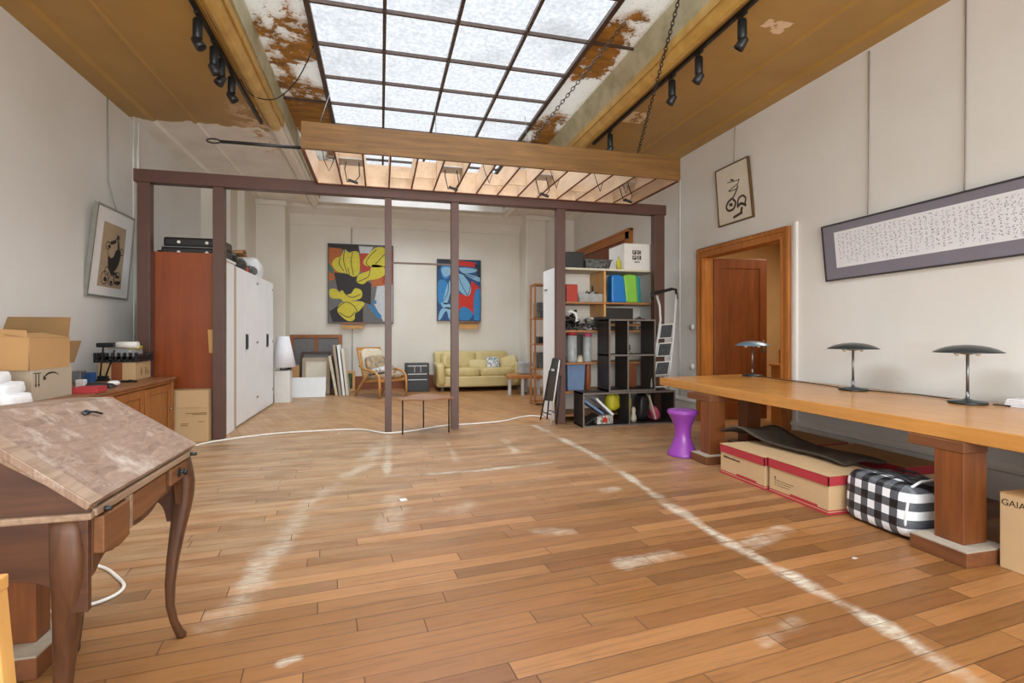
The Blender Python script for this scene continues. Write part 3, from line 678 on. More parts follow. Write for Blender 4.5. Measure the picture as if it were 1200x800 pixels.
def desk_lamp(x, y, mat, label, rim=.205, h=.385):
    t = thing('table_lamp', label, 'lamp', (x, y, TZ), 0, 'mushroom lamps on the long table')
    part(t, 'base', G().lathe([(0, 0), (.112, 0), (.115, .004), (.115, .015), (.108, .02), (.04, .026), (.016, .036), (0, .036)], 32, (x, y, TZ)), 'lamp_black')
    part(t, 'stem', G().tube([(x, y, TZ + .02), (x, y, TZ + .09)], .012, 12).tube([(x, y, TZ + .09), (x, y, TZ + h - .03)], .010, 12), 'grey_metal')
    prof = [(rim - .003, h - .012), (rim, h - .012), (rim * .95, h - .004), (rim * .8, h + .014), (rim * .6, h + .029), (rim * .38, h + .039), (.02, h + .045), (0, h + .045)]
    pin = [(0, h + .030), (rim * .38, h + .027), (rim * .6, h + .019), (rim * .8, h + .007), (rim - .003, h - .012)]
    part(t, 'lamp_shade', G().lathe(pin + prof[1:], 40, (x, y, TZ)), mat)
    part(t, 'collar', G().lathe([(.011, h - .03), (.05, h - .022), (.052, h - .012), (.03, h + .02), (.011, h + .02)], 20, (x, y, TZ)), 'chrome')
    for s_ in (-1, 1): part(t, 'bulb', G().pill((x + s_ * .075, y - s_ * .02, TZ + h - .015), (.036, .036, .045), 1.0), 'cream_paper')
    return t
desk_lamp(4.335, 5.25, 'lamp_blue', 'small grey-blue mushroom lamp at the far end of the long table, before the open door', .198, .38)
desk_lamp(4.14, 3.72, 'lamp_black', 'dark mushroom lamp in the middle of the three on the long table', .205, .385)
desk_lamp(4.16, 2.80, 'lamp_black', 'dark mushroom lamp nearest the camera on the long table', .205, .385)
def wob(pts, r, a=.012, seed=1):
    rr = random.Random(seed); out = []
    for p, q in zip(pts[:-1], pts[1:]):
        p, q = Vector(p), Vector(q)
        for k in range(5): out.append(p.lerp(q, k / 5) + Vector((rr.uniform(-a, a), rr.uniform(-a, a), 0)))
    out.append(Vector(pts[-1])); return out
solo('lamp_cable', G().tube(wob([(4.33, 5.14, .747), (4.27, 4.7, .747), (4.25, 4.2, .747), (4.17, 3.83, .747)], .005, .02, 2), .005, 6), 'black_plastic', 'thin black flex on the tabletop linking the grey-blue lamp and the middle lamp', 'cable')
solo('lamp_cable', G().tube(wob([(4.20, 3.62, .747), (4.30, 3.3, .747), (4.28, 3.0, .747), (4.24, 2.90, .747)], .006, .02, 3), .005, 6), 'black_plastic', 'dark flex bundle on the tabletop between the middle lamp and the nearest lamp', 'cable')
solo('lamp_cable', G().tube(wob([(4.24, 2.70, .747), (4.30, 2.45, .747), (4.25, 2.2, .747), (4.3, 1.9, .747)], .006, .02, 4), .005, 6), 'black_plastic', 'dark flex running from the nearest lamp to the right edge of the picture', 'cable')
bk = thing('paper_stack', 'stack of white papers lying on the long table at the right edge', 'papers', (4.33, 2.55, TZ))
for i in range(5): part(bk, 'sheet', G().obox((4.33 + .004 * i, 2.52, TZ + .006 + .011 * i), (.16, .22, .009), (0, 0, .05 * i)), 'rice_paper')
# archive boxes below the table
def archive(x0, y0, x1, y1, z1, label, marks):
    t = thing('archive_box', label, 'box', ((x0 + x1) / 2, (y0 + y1) / 2, 0), 0, 'archive boxes under the long table')
    part(t, 'carton', G().box(x0 + .008, y0 + .008, 0, x1 - .008, y1 - .008, z1 - .01), 'cardboard_tan')
    l_ = part(t, 'lid_rim', G().box(x0, y0, z1 - .068, x1, y0 + .006, z1 - .002).box(x0, y1 - .006, z1 - .068, x1, y1, z1 - .002).box(x0, y0, z1 - .068, x0 + .006, y1, z1 - .002).box(x1 - .006, y0, z1 - .068, x1, y1, z1 - .002), 'red_card')
    part(l_, 'lid_top', G().box(x0, y0, z1 - .004, x1, y1, z1), 'cardboard_tan' if marks < 2 else 'cardboard')
    g = G(); g.box(x0 + .002, y0 + .002, 0, x1 - .002, y1 - .002, .014); g.box(x0 + .006, y0 + .006, .022, x1 - .006, y1 - .006, .03); g.box(x0 + .006, y0 + .1, .030, x0 + .02, y1 - .22, .044)
    part(t, 'red_stripe', g, 'red_card')
    if marks < 2:
        g = G(); rr = random.Random(marks + 5); y = y1 - .05
        n = 15 if marks == 0 else 3
        if marks == 0:
            while y > y0 + .30:
                w_ = rr.uniform(.006, .014); g.box(x0 + .006, y - w_, .148, x0 + .0085, y, .148 + rr.uniform(.010, .018)); y -= w_ + .005
        else:
            g.box(x0 + .006, y1 - .075, .12, x0 + .0085, y1 - .065, .135)
            for k in range(3): g.box(x0 + .006, y1 - .25 + .02 * k, .108 - .018 * k, x0 + .0085, y1 - .085, .110 - .018 * k); g.box(x0 + .006, y1 - .075, .106 - .018 * k, x0 + .0085, y1 - .068, .112 - .018 * k)
        part(t, 'printed_marks', g, 'ink')
    return t
archive(2.97, 3.46, 3.36, 4.02, .262, 'red-lidded cardboard archive box beside the far table leg, partly under the dark mat', 0)
archive(2.985, 2.87, 3.42, 3.44, .268, 'red-lidded cardboard archive box next to the black and white checked bag', 1)
archive(3.72, 3.75, 4.12, 4.35, .265, 'archive box against the wall under the table, in the rear row farther from the camera', 2)
archive(3.76, 2.95, 4.15, 3.70, .262, 'archive box against the wall under the table, in the rear row behind the checked bag', 2)
rows = []
for i in range(25):
    u = i / 24; y = 4.20 - 1.15 * u
    z = .292 + .075 * math.exp(-((u - .12) / .13) ** 2) + .012 * math.sin(u * 9)
    rows.append([(3.12 + .16 * u + .075 * math.sin(3.2 * u) + .062 * k, y, z + .014 * math.sin(k * 1.1 + u * 4) + (.02 if k == 0 else 0)) for k in range(8)])
solo('rubber_mat', G().sheet(rows, .016), 'rubber_mat', 'dark crumpled rubber mat lying across the red-lidded archive boxes', 'mat')
# checked bag
bg_ = thing('checked_bag', 'black and white gingham zipped bag under the table beside the near leg', 'bag', (3.28, 2.58, 0))
g = G(); g.pill((3.25, 2.60, .165), (.36, .48, .335), .33, (0, .05, -.05), 40, 26, .035); part(bg_, 'body', g, 'gingham_weave')
z_ = G(); z_.tube([(3.08, 2.415, .03), (3.07, 2.405, .12), (3.085, 2.40, .24), (3.12, 2.405, .32), (3.2, 2.41, .345), (3.35, 2.42, .345)], .008, 6); part(bg_, 'zip', z_, 'white_cloth')
h_ = G(); h_.tube([(3.16, 2.42, .335), (3.14, 2.5, .36), (3.15, 2.6, .362), (3.17, 2.72, .35)], .009, 6); h_.tube([(3.3, 2.42, .34), (3.31, 2.52, .362), (3.33, 2.66, .35)], .009, 6); part(bg_, 'handle', h_, 'black_plastic')
# carton at the right edge
gb = thing('carton', 'tall plain cardboard carton with GAIA lettering at the right edge', 'box', (3.45, 1.85, 0))
part(gb, 'carton_body', G().box(3.225, 1.55, 0, 3.60, 2.015, .398), 'cardboard_tan', .003)
part(gb, 'top_flap', G().box(3.224, 1.549, .398, 3.601, 2.016, .403), 'cardboard')
lettering('GAIA', .047, 'ink', (3.2245, 2.008, .338), (PI / 2, 0, -PI / 2), gb)
g = G(); g.tube(wob([(4.45, 2.4, .45), (4.40, 2.35, .30), (4.42, 2.2, .2), (4.40, 2.38, .12), (4.38, 2.3, .01)], .006, .03, 8), .006, 6); g.tube([(4.46, 2.5, .5), (4.44, 2.42, .25), (4.44, 2.4, .02)], .005, 6)
solo('wall_cable', g, 'black_plastic', 'tangled black cables hanging on the wall beneath the table', 'cable')
# purple stool
ps = thing('stool', 'purple hourglass plastic stool at the far end of the long table', 'stool', (3.02, 4.68, 0))
part(ps, 'waist', G().lathe([(0, .0), (.150, 0), (.153, .008), (.147, .03), (.125, .07), (.10, .13), (.082, .19), (.078, .235), (.084, .285), (.104, .35), (.13, .40), (.150, .43), (.155, .445), (.15, .452)], 40, (3.02, 4.68, 0)), 'purple_plastic')
part(ps, 'seat', G().lathe([(.15, .450), (.153, .458), (.146, .466), (.10, .468), (0, .466)], 40, (3.02, 4.68, 0)), 'purple_plastic')
# switch plates
for z, y, lb in ((onX(818, 383, XR).z, 6.68, 'round white light switch beside the open door, upper one'), (onX(818, 430, XR).z, 6.68, 'round white socket beside the open door, lower one')):
    solo('wall_switch', G().lathe([(0, 0), (.045, 0), (.045, .02), (.035, .04), (0, .042)], 20, (XR - .045, y, z), rot=(0, PI / 2, 0)), 'white_paint', lb, 'switch', loc=(XR, y, z))
# things glimpsed in the corridor
kc = thing('black_kettle', 'black bag with upright handle glimpsed through the open doorway', 'bag', (5.6, 5.75, .95))
side = thing('corridor_cabinet', 'low wooden cabinet glimpsed in the corridor through the open doorway', 'cabinet', (5.62, 5.7, 0))
part(side, 'body', G().box(5.3, 5.4, 0, 5.95, 6.05, .8), 'casing_wood', .004); part(side, 'cabinet_top', G().box(5.28, 5.38, .8, 5.97, 6.07, .83), 'casing_wood_flat', .004)
kc.name = 'black_bag'; kc.location = (5.6, 5.65, .83)
part(kc, 'body', G().pill((5.58, 5.65, .95), (.24, .36, .24), .5), 'black_plastic')
part(kc, 'handle', G().tube([(5.58, 5.52, 1.04), (5.58, 5.53, 1.18), (5.58, 5.65, 1.25), (5.58, 5.77, 1.18), (5.58, 5.78, 1.04)], .013, 8), 'black_plastic')

# =================================================================== pictures on the walls
def curve2(pts, k=5):
    n = len(pts); out = []
    for i in range(n - 1):
        p0, p1, p2, p3 = (Vector(pts[max(0, min(n - 1, i + j - 1))]) for j in range(4))
        for s_ in range(k):
            q = s_ / k; out.append(tuple(.5 * ((2 * p1) + (p2 - p0) * q + (2 * p0 - 5 * p1 + 4 * p2 - p3) * q * q + (3 * p1 - p0 - 3 * p2 + p3) * q ** 3)))
    return out + [tuple(pts[-1])]
def quadpic(name, label, cat, P00, P10, P11, P01, frame_mat, fw, depth, group=None):
    """P00 bottom-left, P10 bottom-right, P11 top-right, P01 top-left as seen; returns (thing, pt(u,v,lift))"""
    P00, P10, P11, P01 = map(Vector, (P00, P10, P11, P01))
    n = (P10 - P00).cross(P01 - P00).normalized()
    W_, H_ = (P10 - P00).length, (P01 - P00).length
    def pt(u, v, l=0.0): return P00.lerp(P10, u).lerp(P01.lerp(P11, u), v) + n * l
    t = thing(name, label, cat, tuple((P00 + P10) / 2))
    g = G(); fu, fv = fw / W_, fw / H_
    def slab(u0, v0, u1, v1, l0, l1): g.hexa([pt(u0, v0, l0), pt(u1, v0, l0), pt(u1, v1, l0), pt(u0, v1, l0)], [pt(u0, v0, l1), pt(u1, v0, l1), pt(u1, v1, l1), pt(u0, v1, l1)])
    slab(0, 0, 1, fv, -depth, .006); slab(0, 1 - fv, 1, 1, -depth, .006); slab(0, fv, fu, 1 - fv, -depth, .006); slab(1 - fu, fv, 1, 1 - fv, -depth, .006)
    part(t, 'frame', g, frame_mat)
    return t, pt, (fu, fv)
def sheetpart(t, name, pt, u0, v0, u1, v1, l0, l1, mat):
    g = G(); g.hexa([pt(u0, v0, l0), pt(u1, v0, l0), pt(u1, v1, l0), pt(u0, v1, l0)], [pt(u0, v0, l1), pt(u1, v0, l1), pt(u1, v1, l1), pt(u0, v1, l1)])
    return part(t, name, g, mat)
def patch(g, pt, pts, l, smooth=True, k=3):
    pp = blob2(pts, k) if smooth else pts
    g.add([pt(u, v, l) for u, v in pp], [tuple(range(len(pp)))]); return g
def stroke(g, pt, pts, w, l, asp=1.0):
    pp = [Vector(p) for p in pts]
    L_, R_ = [], []
    for i, p in enumerate(pp):
        d = pp[min(i + 1, len(pp) - 1)] - pp[max(i - 1, 0)]; d = d.normalized() if d.length > 0 else Vector((1, 0))
        ww = (w[i] if isinstance(w, (list, tuple)) else w) / 2; nrm = Vector((-d.y, d.x * 1.0)) * ww
        L_.append(pt(p.x + nrm.x, p.y + nrm.y * asp, l)); R_.append(pt(p.x - nrm.x, p.y - nrm.y * asp, l))
    n = len(pp); g.add(L_ + R_, [(i, i + 1, n + i + 1, n + i) for i in range(n - 1)])
# ink print on the left wall (leans forward at the top)
t, pt, (fu, fv) = quadpic('framed_print', 'framed ink print of a black animal figure on tan paper, left wall', 'picture', (-3.025, 6.38, 1.66), (-3.025, 7.30, 1.66), (-2.925, 7.25, 2.665), (-2.925, 6.40, 2.665), 'frame_silver', .022, .035)
sheetpart(t, 'mount', pt, fu, fv, 1 - fu, 1 - fv, -.03, -.004, 'mat_white')
sheetpart(t, 'paper', pt, .21, .12, .79, .83, -.004, -.0025, 'print_paper')
g = G()
for b in ([(.40, .47), (.46, .45), (.53, .48), (.56, .54), (.62, .57), (.70, .55), (.69, .44), (.63, .35), (.55, .30), (.44, .31), (.40, .38)], [(.60, .66), (.63, .65), (.66, .57), (.62, .55), (.60, .6)], [(.42, .62), (.54, .66), (.55, .635), (.44, .60)], [(.36, .585), (.42, .59), (.42, .56), (.37, .555)], [(.48, .30), (.64, .30), (.63, .27), (.50, .27)],
          [(.57, .70), (.6, .72), (.62, .69), (.6, .67)], [(.34, .19), (.40, .18), (.42, .21), (.36, .235)], [(.50, .17), (.54, .155), (.56, .19), (.51, .2)], [(.60, .18), (.74, .17), (.75, .21), (.62, .20)], [(.62, .24), (.72, .245), (.70, .275), (.63, .27)]): patch(g, pt, b, -.0018)
def ring(g, pt, c, r, w, l, asp): stroke(g, pt, [(c[0] + r * math.cos(a), c[1] + r * asp * math.sin(a)) for a in [k * PI / 8 for k in range(17)]], w, l, asp)
for c, r in (((.36, .22), .085), ((.53, .205), .07), ((.67, .235), .085), ((.40, .30), .055), ((.60, .69), .04), ((.72, .55), .045), ((.36, .58), .05)): ring(g, pt, c, r, .012, -.0017, .85)
stroke(g, pt, [(.37, .53), (.39, .45), (.42, .38)], .012, -.0017, .9); stroke(g, pt, [(.40, .62), (.52, .66), (.58, .69)], .014, -.0017, .9)
part(t, 'ink_figure', g, 'ink')
solo('picture_wire', G().tube([(XL + .012, 6.85, 3.98), (XL + .02, 6.85, 3.0), (-2.95, 6.85, 2.66)], .006, 5), 'grey_wall_line', 'thin wire on the left wall holding the animal print', 'wire')
# small ink picture on the right wall
t, pt, (fu, fv) = quadpic('framed_drawing', 'small upright framed ink brush drawing high on the right wall beside the door', 'picture', (4.475, 6.07, 2.70), (4.475, 5.40, 2.70), (4.445, 5.47, 3.475), (4.445, 6.11, 3.475), 'frame_bronze', .016, .03)
sheetpart(t, 'paper', pt, fu, fv, 1 - fu, 1 - fv, -.02, -.002, 'cream_paper')
g = G()
for p, w_ in (([(.45, .74), (.55, .71)], .05), ([(.35, .71), (.62, .685), (.72, .68)], .025), ([(.70, .70), (.66, .63), (.45, .58), (.38, .555), (.60, .55), (.66, .60)], .03), ([(.66, .60), (.58, .50), (.48, .42)], .05), ([(.48, .42), (.34, .38), (.27, .30), (.34, .23), (.48, .24), (.55, .33), (.48, .40)], .07), ([(.36, .33), (.46, .31)], .09),
              ([(.60, .27), (.64, .37), (.76, .40), (.84, .34), (.80, .25)], .06), ([(.58, .24), (.70, .28), (.84, .22)], .08), ([(.72, .22), (.68, .14)], .08), ([(.45, .09), (.58, .11), (.72, .13)], .08)): stroke(g, pt, curve2(p), w_ * .72, -.001, .8)
part(t, 'brush_strokes', g, 'dark_board')
# long calligraphy scroll on the right wall
t, pt, (fu, fv) = quadpic('framed_calligraphy', 'very long framed panel of handwritten calligraphy columns on the right wall', 'picture', (4.475, 4.335, 1.79), (4.475, 1.5, 1.83), (4.44, 1.5, 2.385), (4.44, 4.36, 2.36), 'frame_dark', .014, .03)
sheetpart(t, 'mount', pt, fu, fv, 1 - fu, 1 - fv, -.02, -.003, 'lilac_mat')
sheetpart(t, 'scroll_paper', pt, .05, .215, .95, .845, -.003, -.0015, 'rice_paper')
g = G(); rr = random.Random(11)
u = .068
while u < .93:
    v = .80 - rr.uniform(0, .03); vend = .26 + rr.choice((0, 0, .02, .05, .12))
    while v > vend:
        cw, ch = .0085, rr.uniform(.028, .048)
        for _ in range(rr.randint(3, 5)):
            a, b = rr.uniform(-.5, .5), rr.uniform(-.5, .5); dx, dy = rr.choice(((1, .1), (.1, -1), (.7, -.8), (-.7, -.8), (.5, .3)))
            L_ = rr.uniform(.35, .8)
            stroke(g, pt, [(u + a * cw, v + b * ch), (u + (a + dx * L_ * .5) * cw, v + (b + dy * L_ * .55) * ch), (u + (a + dx * L_ * .9) * cw, v + (b + dy * L_ * .8 + .1) * ch)], [.0012, .0016, .0008], -.001, 5.0)
        v -= ch + .012
    u += .0155
part(t, 'brush_writing', g, 'grey_ink')
for y, lb in ((3.86, 'left wire rising from the long calligraphy panel to the ceiling edge'), (3.03, 'right wire rising from the long calligraphy panel to the ceiling edge')):
    solo('picture_wire', G().tube([(XR - .012, y, 3.93), (XR - .02, y, 2.6), (4.47, y, 2.38)], .006, 5), 'grey_wall_line', lb, 'wire')
solo('picture_wire', G().tube([(XR - .012, 5.76, 3.95), (XR - .03, 5.76, 3.48)], .005, 5), 'grey_wall_line', 'short wire above the small ink drawing on the right wall', 'wire')
# two abstract paintings on the back wall
YP_ = YB - .055
def painting(px, label):
    (x0, y0), (x1, y1) = px
    a, b = onY(x0, y1, YP_), onY(x1, y0, YP_)
    P = [(a.x, YP_, a.z), (b.x, YP_, a.z), (b.x, YP_, b.z), (a.x, YP_, b.z)]
    return quadpic('painting', label, 'painting', *P, 'frame_dark', .018, .05)
t, pt, f_ = painting(((384, 288), (461, 379)), 'large abstract painting with yellow rounded shapes on black and orange, on the back wall')
def T1(x, y): return ((x - 80) / 415.0, 1 - (y - 95) / 500.0)
def poly1(name, mat, pts, l, smooth=False):
    for p in (pts if isinstance(pts[0][0], (list, tuple)) else [pts]): part(t, name, patch(G(), pt, [T1(*q) for q in p], l, smooth), mat)
sheetpart(t, 'canvas', pt, .01, .01, .99, .99, -.045, -.004, 'p_grey')
poly1('orange_area', 'p_orange', [[(84, 120), (165, 125), (160, 300), (84, 335)], [(280, 150), (350, 140), (340, 280), (270, 260)], [(350, 300), (490, 290), (490, 350), (355, 360)]], -.0035)
poly1('red_area', 'p_red', [[(280, 155), (345, 135), (440, 290), (350, 315), (275, 250)], [(430, 200), (490, 120), (490, 340), (420, 340)]], -.0032)
poly1('teal_patch', 'p_teal', [[(84, 215), (120, 260), (110, 290), (84, 262)]], -.003)
poly1('black_area', 'p_black', [[(118, 275), (270, 290), (352, 340), (350, 475), (190, 420), (140, 380)], [(90, 520), (160, 470), (300, 480), (300, 585), (110, 585)], [(84, 98), (272, 100), (272, 160), (160, 125), (84, 118)]], -.003)
poly1('white_area', 'p_white', [[(390, 355), (490, 345), (490, 585), (430, 580), (370, 470)], [(274, 105), (365, 108), (340, 150), (282, 150)]], -.0028)
poly1('yellow_shape', 'p_yellow', [[(105, 225), (130, 185), (160, 175), (185, 128), (210, 150), (235, 140), (272, 150), (278, 270), (240, 300), (200, 280), (140, 270)], [(300, 210), (330, 160), (380, 112), (440, 115), (445, 200), (430, 230), (345, 235)], [(260, 330), (275, 285), (345, 255), (360, 220), (430, 230), (440, 280), (390, 310), (335, 320), (300, 345)],
     [(90, 385), (130, 378), (150, 400), (170, 385), (190, 410), (225, 405), (250, 372), (290, 385), (290, 430), (240, 450), (180, 460), (160, 440), (100, 435)], [(140, 500), (165, 465), (230, 455), (290, 455), (310, 470), (275, 515), (250, 530), (245, 570), (205, 578), (150, 535)]], -.0024, True)
poly1('blue_stroke', 'p_blue', [[(330, 478), (352, 470), (420, 545), (402, 570)], [(352, 468), (385, 440), (385, 470)]], -.0024)
g = G()
for p in ([(185, 130), (178, 200), (200, 275)], [(235, 145), (225, 205), (240, 290)], [(160, 180), (150, 220), (180, 265)], [(345, 235), (320, 210), (345, 165), (385, 125)], [(380, 215), (420, 170), (440, 150)], [(140, 500), (190, 460), (240, 480), (265, 520)], [(150, 525), (210, 555), (250, 520)], [(205, 245), (215, 285)], [(190, 410), (230, 430), (285, 410)], [(265, 330), (330, 300), (345, 255)]): g = G(); stroke(g, pt, curve2([T1(*q) for q in p]), .011, -.002, .85); part(t, 'black_line', g, 'p_black')
t, pt, f_ = painting(((512, 305), (563.5, 376)), 'blue and red abstract painting on the back wall above the sofa')
def T1(x, y): return ((x - 772) / 280.0, 1 - (y - 190) / 385.0)
sheetpart(t, 'canvas', pt, .015, .01, .985, .99, -.045, -.004, 'q_deep')
poly1('red_area', 'q_red', [[(905, 195), (1020, 205), (1015, 235), (910, 228)], [(995, 320), (1052, 370), (1010, 430), (1005, 530), (930, 560), (905, 490), (905, 400), (960, 415)]], -.0033)
poly1('dark_area', 'q_dark', [[(780, 190), (880, 196), (860, 225), (800, 232), (780, 260)], [(1010, 215), (1052, 215), (1052, 330), (1020, 260)]], -.003)
poly1('mid_blue', 'q_blue', [[(780, 330), (830, 325), (845, 400), (800, 470), (778, 440)], [(800, 235), (860, 232), (840, 310), (805, 300)], [(920, 495), (965, 490), (1000, 535), (960, 575), (915, 560)], [(1010, 400), (1050, 380), (1048, 565), (1008, 575)]], -.003, True)
poly1('light_blue', 'q_light', [[(915, 240), (1020, 245), (1015, 265), (940, 275)], [(905, 285), (945, 290), (985, 345), (985, 395), (965, 418), (925, 395), (908, 370)], [(845, 330), (865, 345), (850, 420), (835, 470), (810, 450)], [(800, 460), (855, 470), (860, 500), (810, 490)], [(800, 250), (850, 240), (860, 280), (820, 300)], [(940, 275), (1050, 300), (1040, 325), (980, 300)], [(800, 500), (860, 495), (875, 565), (850, 565), (830, 510), (795, 565), (780, 560)]], -.0026, True)
g = G()
for p in ([(905, 285), (925, 340), (965, 415)], [(945, 290), (985, 350), (965, 415)], [(845, 330), (840, 400), (812, 450)], [(865, 345), (855, 420), (835, 470)], [(915, 265), (960, 285), (1010, 300)]): g = G(); stroke(g, pt, curve2([T1(*q) for q in p]), .014, -.002, .75); part(t, 'dark_line', g, 'q_dark')
for (x0, x1, y0, y1, lb) in ((398, 429, 378, 385, 'small wooden ledge under the yellow and black painting'), (536, 563, 377, 385, 'small wooden ledge under the blue and red painting')):
    a, b = onY(x0, y1, YB - .12), onY(x1, y0, YB - .12)
    sh = thing('wall_ledge', lb, 'ledge', ((a.x + b.x) / 2, YB, a.z))
    part(sh, 'shelf_board', G().box(a.x, YB - .14, b.z - .03, b.x, YB, b.z), 'frame_wood', .004); part(sh, 'lower_rail', G().box(a.x + .05, YB - .10, a.z, b.x - .05, YB, b.z - .05), 'light_pine', .004)
solo('picture_wire', G().tube([onY(412, 267, YB - .015), onY(412, 289, YB - .03)], .008, 5), 'grey_wall_line', 'wire above the yellow painting on the back wall', 'wire')
solo('picture_wire', G().tube([onY(413, 385, YB - .015), onY(413, 447, YB - .015)], .008, 5), 'grey_wall_line', 'thin wire running down the back wall below the yellow painting', 'wire')

# =================================================================== slant-front desk in the left foreground
dk = thing('writing_desk', 'old walnut slant-top writing desk with curved legs in the left foreground', 'desk', (-.97, 2.03, 0))
DX, DBK, DN, DF = -.775, -1.20, 1.665, 2.405
# sloping lid: slightly warped, near edge lifted
top_f, top_n = .990, 1.045
lo_n, lo_f, up_f, up_n = Vector((-.757, 1.625, .790)), Vector((-.752, 2.428, .787)), Vector((-1.055, 2.425, top_f)), Vector((-1.055, 1.60, top_n))
th = Vector((.013, 0, .018))
lid = part(dk, 'slanted_lid', G().hexa([lo_n - th, lo_f - th, up_f - th, up_n - th], [lo_n, lo_f, up_f, up_n]), 'worn_veneer', .003)
def lp(u, v, l=0.0): return lo_n.lerp(lo_f, u).lerp(up_n.lerp(up_f, u), v) + Vector((.575, 0, .82)) * l
g = G(); g.hexa([lp(0, 0, .0005), lp(.07, 0, .0005), lp(.07, 1, .0005), lp(0, 1, .0005)], [lp(0, 0, .0016), lp(.07, 0, .0016), lp(.07, 1, .0016), lp(0, 1, .0016)])
part(lid, 'cleat', g, 'lid_edge')
g = G(); g.hexa([lp(.60, .80, 0), lp(.66, .82, 0), lp(.655, .87, 0), lp(.60, .85, 0)], [lp(.61, .81, .004), lp(.655, .825, .004), lp(.65, .86, .004), lp(.61, .845, .004)]); g.tube([lp(.62, .84, .004), lp(.66, .80, .008), lp(.70, .77, .004)], .004, 6)
part(lid, 'escutcheon', g, 'dark_metal')
g = G(); g.hexa([(-1.053, 1.62, top_n - .028), (-1.053, 2.425, top_f - .018), (DBK, 2.425, top_f - .018), (DBK, 1.62, top_n - .028)], [(-1.053, 1.62, top_n - .004), (-1.053, 2.425, top_f + .004), (DBK, 2.425, top_f + .004), (DBK, 1.62, top_n - .004)])
part(dk, 'top_board', g, 'worn_veneer', .003)
for y0, y1 in ((DN - .005, DN + .02), (DF - .015, DF + .01)):
    sp = part(dk, 'slope_cheek', G().prism([(DBK, .75), (DX, .75), (DX, .768), (-1.05, .955), (DBK, .965)], 'xz', y0, y1), 'desk_side')
    part(sp, 'cheek_edge', G().hexa([(DX + .004, y0 - .004, .768), (DX + .004, y1, .768), (-1.055, y1, .957), (-1.055, y0 - .004, .957)], [(DX + .004, y0 - .004, .782), (DX + .004, y1, .782), (-1.055, y1, .971), (-1.055, y0 - .004, .971)]), 'lid_edge')
part(dk, 'back_board', G().box(DBK, DN, .56, DBK + .015, DF, .98), 'desk_side')
part(dk, 'ledge_moulding', G().box(DBK, DN - .018, .738, DX + .006, DN + .005, .758).box(DX - .01, DN, .742, DX + .012, DF + .012, .766).box(DBK, DF, .738, DX, DF + .016, .758), 'lid_edge', .005)
# aprons with shaped lower edges
def curvy(pts, k=5):
    out = []; n = len(pts)
    for i in range(n - 1):
        p0, p1, p2, p3 = (Vector(pts[max(0, min(n - 1, i + j - 1))]) for j in range(4))
        for s_ in range(k):
            q = s_ / k; out.append(tuple(.5 * ((2 * p1) + (p2 - p0) * q + (2 * p0 - 5 * p1 + 4 * p2 - p3) * q * q + (3 * p1 - p0 - 3 * p2 + p3) * q ** 3)))
    out.append(tuple(pts[-1])); return out
low = curvy([(DN + .035, .575), (1.735, .60), (1.78, .612), (1.83, .612), (1.87, .632), (1.96, .618), (2.05, .620), (2.13, .640), (2.22, .648), (2.28, .665), (2.325, .64), (2.345, .56)])
part(dk, 'front_apron', G().prism([(DF - .02, .56), (DF - .02, .742), (DN + .02, .742), (DN + .02, .57)] + low, 'yz', DX - .03, DX - .008), 'desk_walnut', .002)
low = curvy([(-1.15, .50), (-1.12, .55), (-1.06, .575), (-.98, .582), (-.90, .57), (-.865, .54), (-.85, .48)])
for y in (DN, DF - .02): part(dk, 'side_apron', G().prism([(DBK, .742), (DBK, .50)] + low + [(DX - .01, .48), (DX - .01, .742)], 'xz', y, y + .02), 'desk_side', .002)
# drawers
d1 = part(dk, 'drawer', G().prism([(1.69, .63), (1.69, .735), (1.845, .735), (1.845, .625), (1.80, .618), (1.74, .618)], 'yz', DX - .2, DX + .018), 'drawer_front', .004)
part(dk, 'drawer_divider', G().box(DX - .02, 1.852, .635, DX + .006, 1.895, .740).box(DX - .02, 1.866, .635, DX + .011, 1.880, .740), 'lid_edge', .003)
part(dk, 'drawer', G().prism([(1.90, .645), (1.90, .735), (2.165, .735), (2.165, .665), (2.06, .648), (1.97, .640)], 'yz', DX - .2, DX + .003), 'drawer_front', .004)
d3 = part(dk, 'drawer', G().box(DX - .2, 2.20, .672, DX + .007, 2.355, .736), 'drawer_front', .005)
part(d3, 'knob', G().tube([(DX, 2.28, .705), (DX + .025, 2.28, .705)], .005).lathe([(0, 0), (.011, .002), (.013, .008), (.008, .014), (0, .015)], 14, (DX + .022, 2.28, .705), rot=(0, PI / 2, 0)).lathe([(0, 0), (.02, .001), (.018, .003), (0, .004)], 14, (DX + .007, 2.28, .705), rot=(0, PI / 2, 0)), 'dark_metal')
part(dk, 'pull_knob', G().tube([(DX, 1.705, .752), (DX + .03, 1.705, .752)], .007), 'dark_metal'); part(dk, 'pull_knob', G().tube([(DX, 2.385, .752), (DX + .035, 2.385, .752)], .007), 'dark_metal')
part(dk, 'pendant_block', G().hexa([(DX - .03, 1.83, .595), (DX - .01, 1.83, .595), (DX - .01, 1.88, .598), (DX - .03, 1.88, .598)], [(DX - .03, 1.80, .64), (DX - .002, 1.80, .64), (DX - .002, 1.90, .64), (DX - .03, 1.90, .64)]), 'desk_walnut')
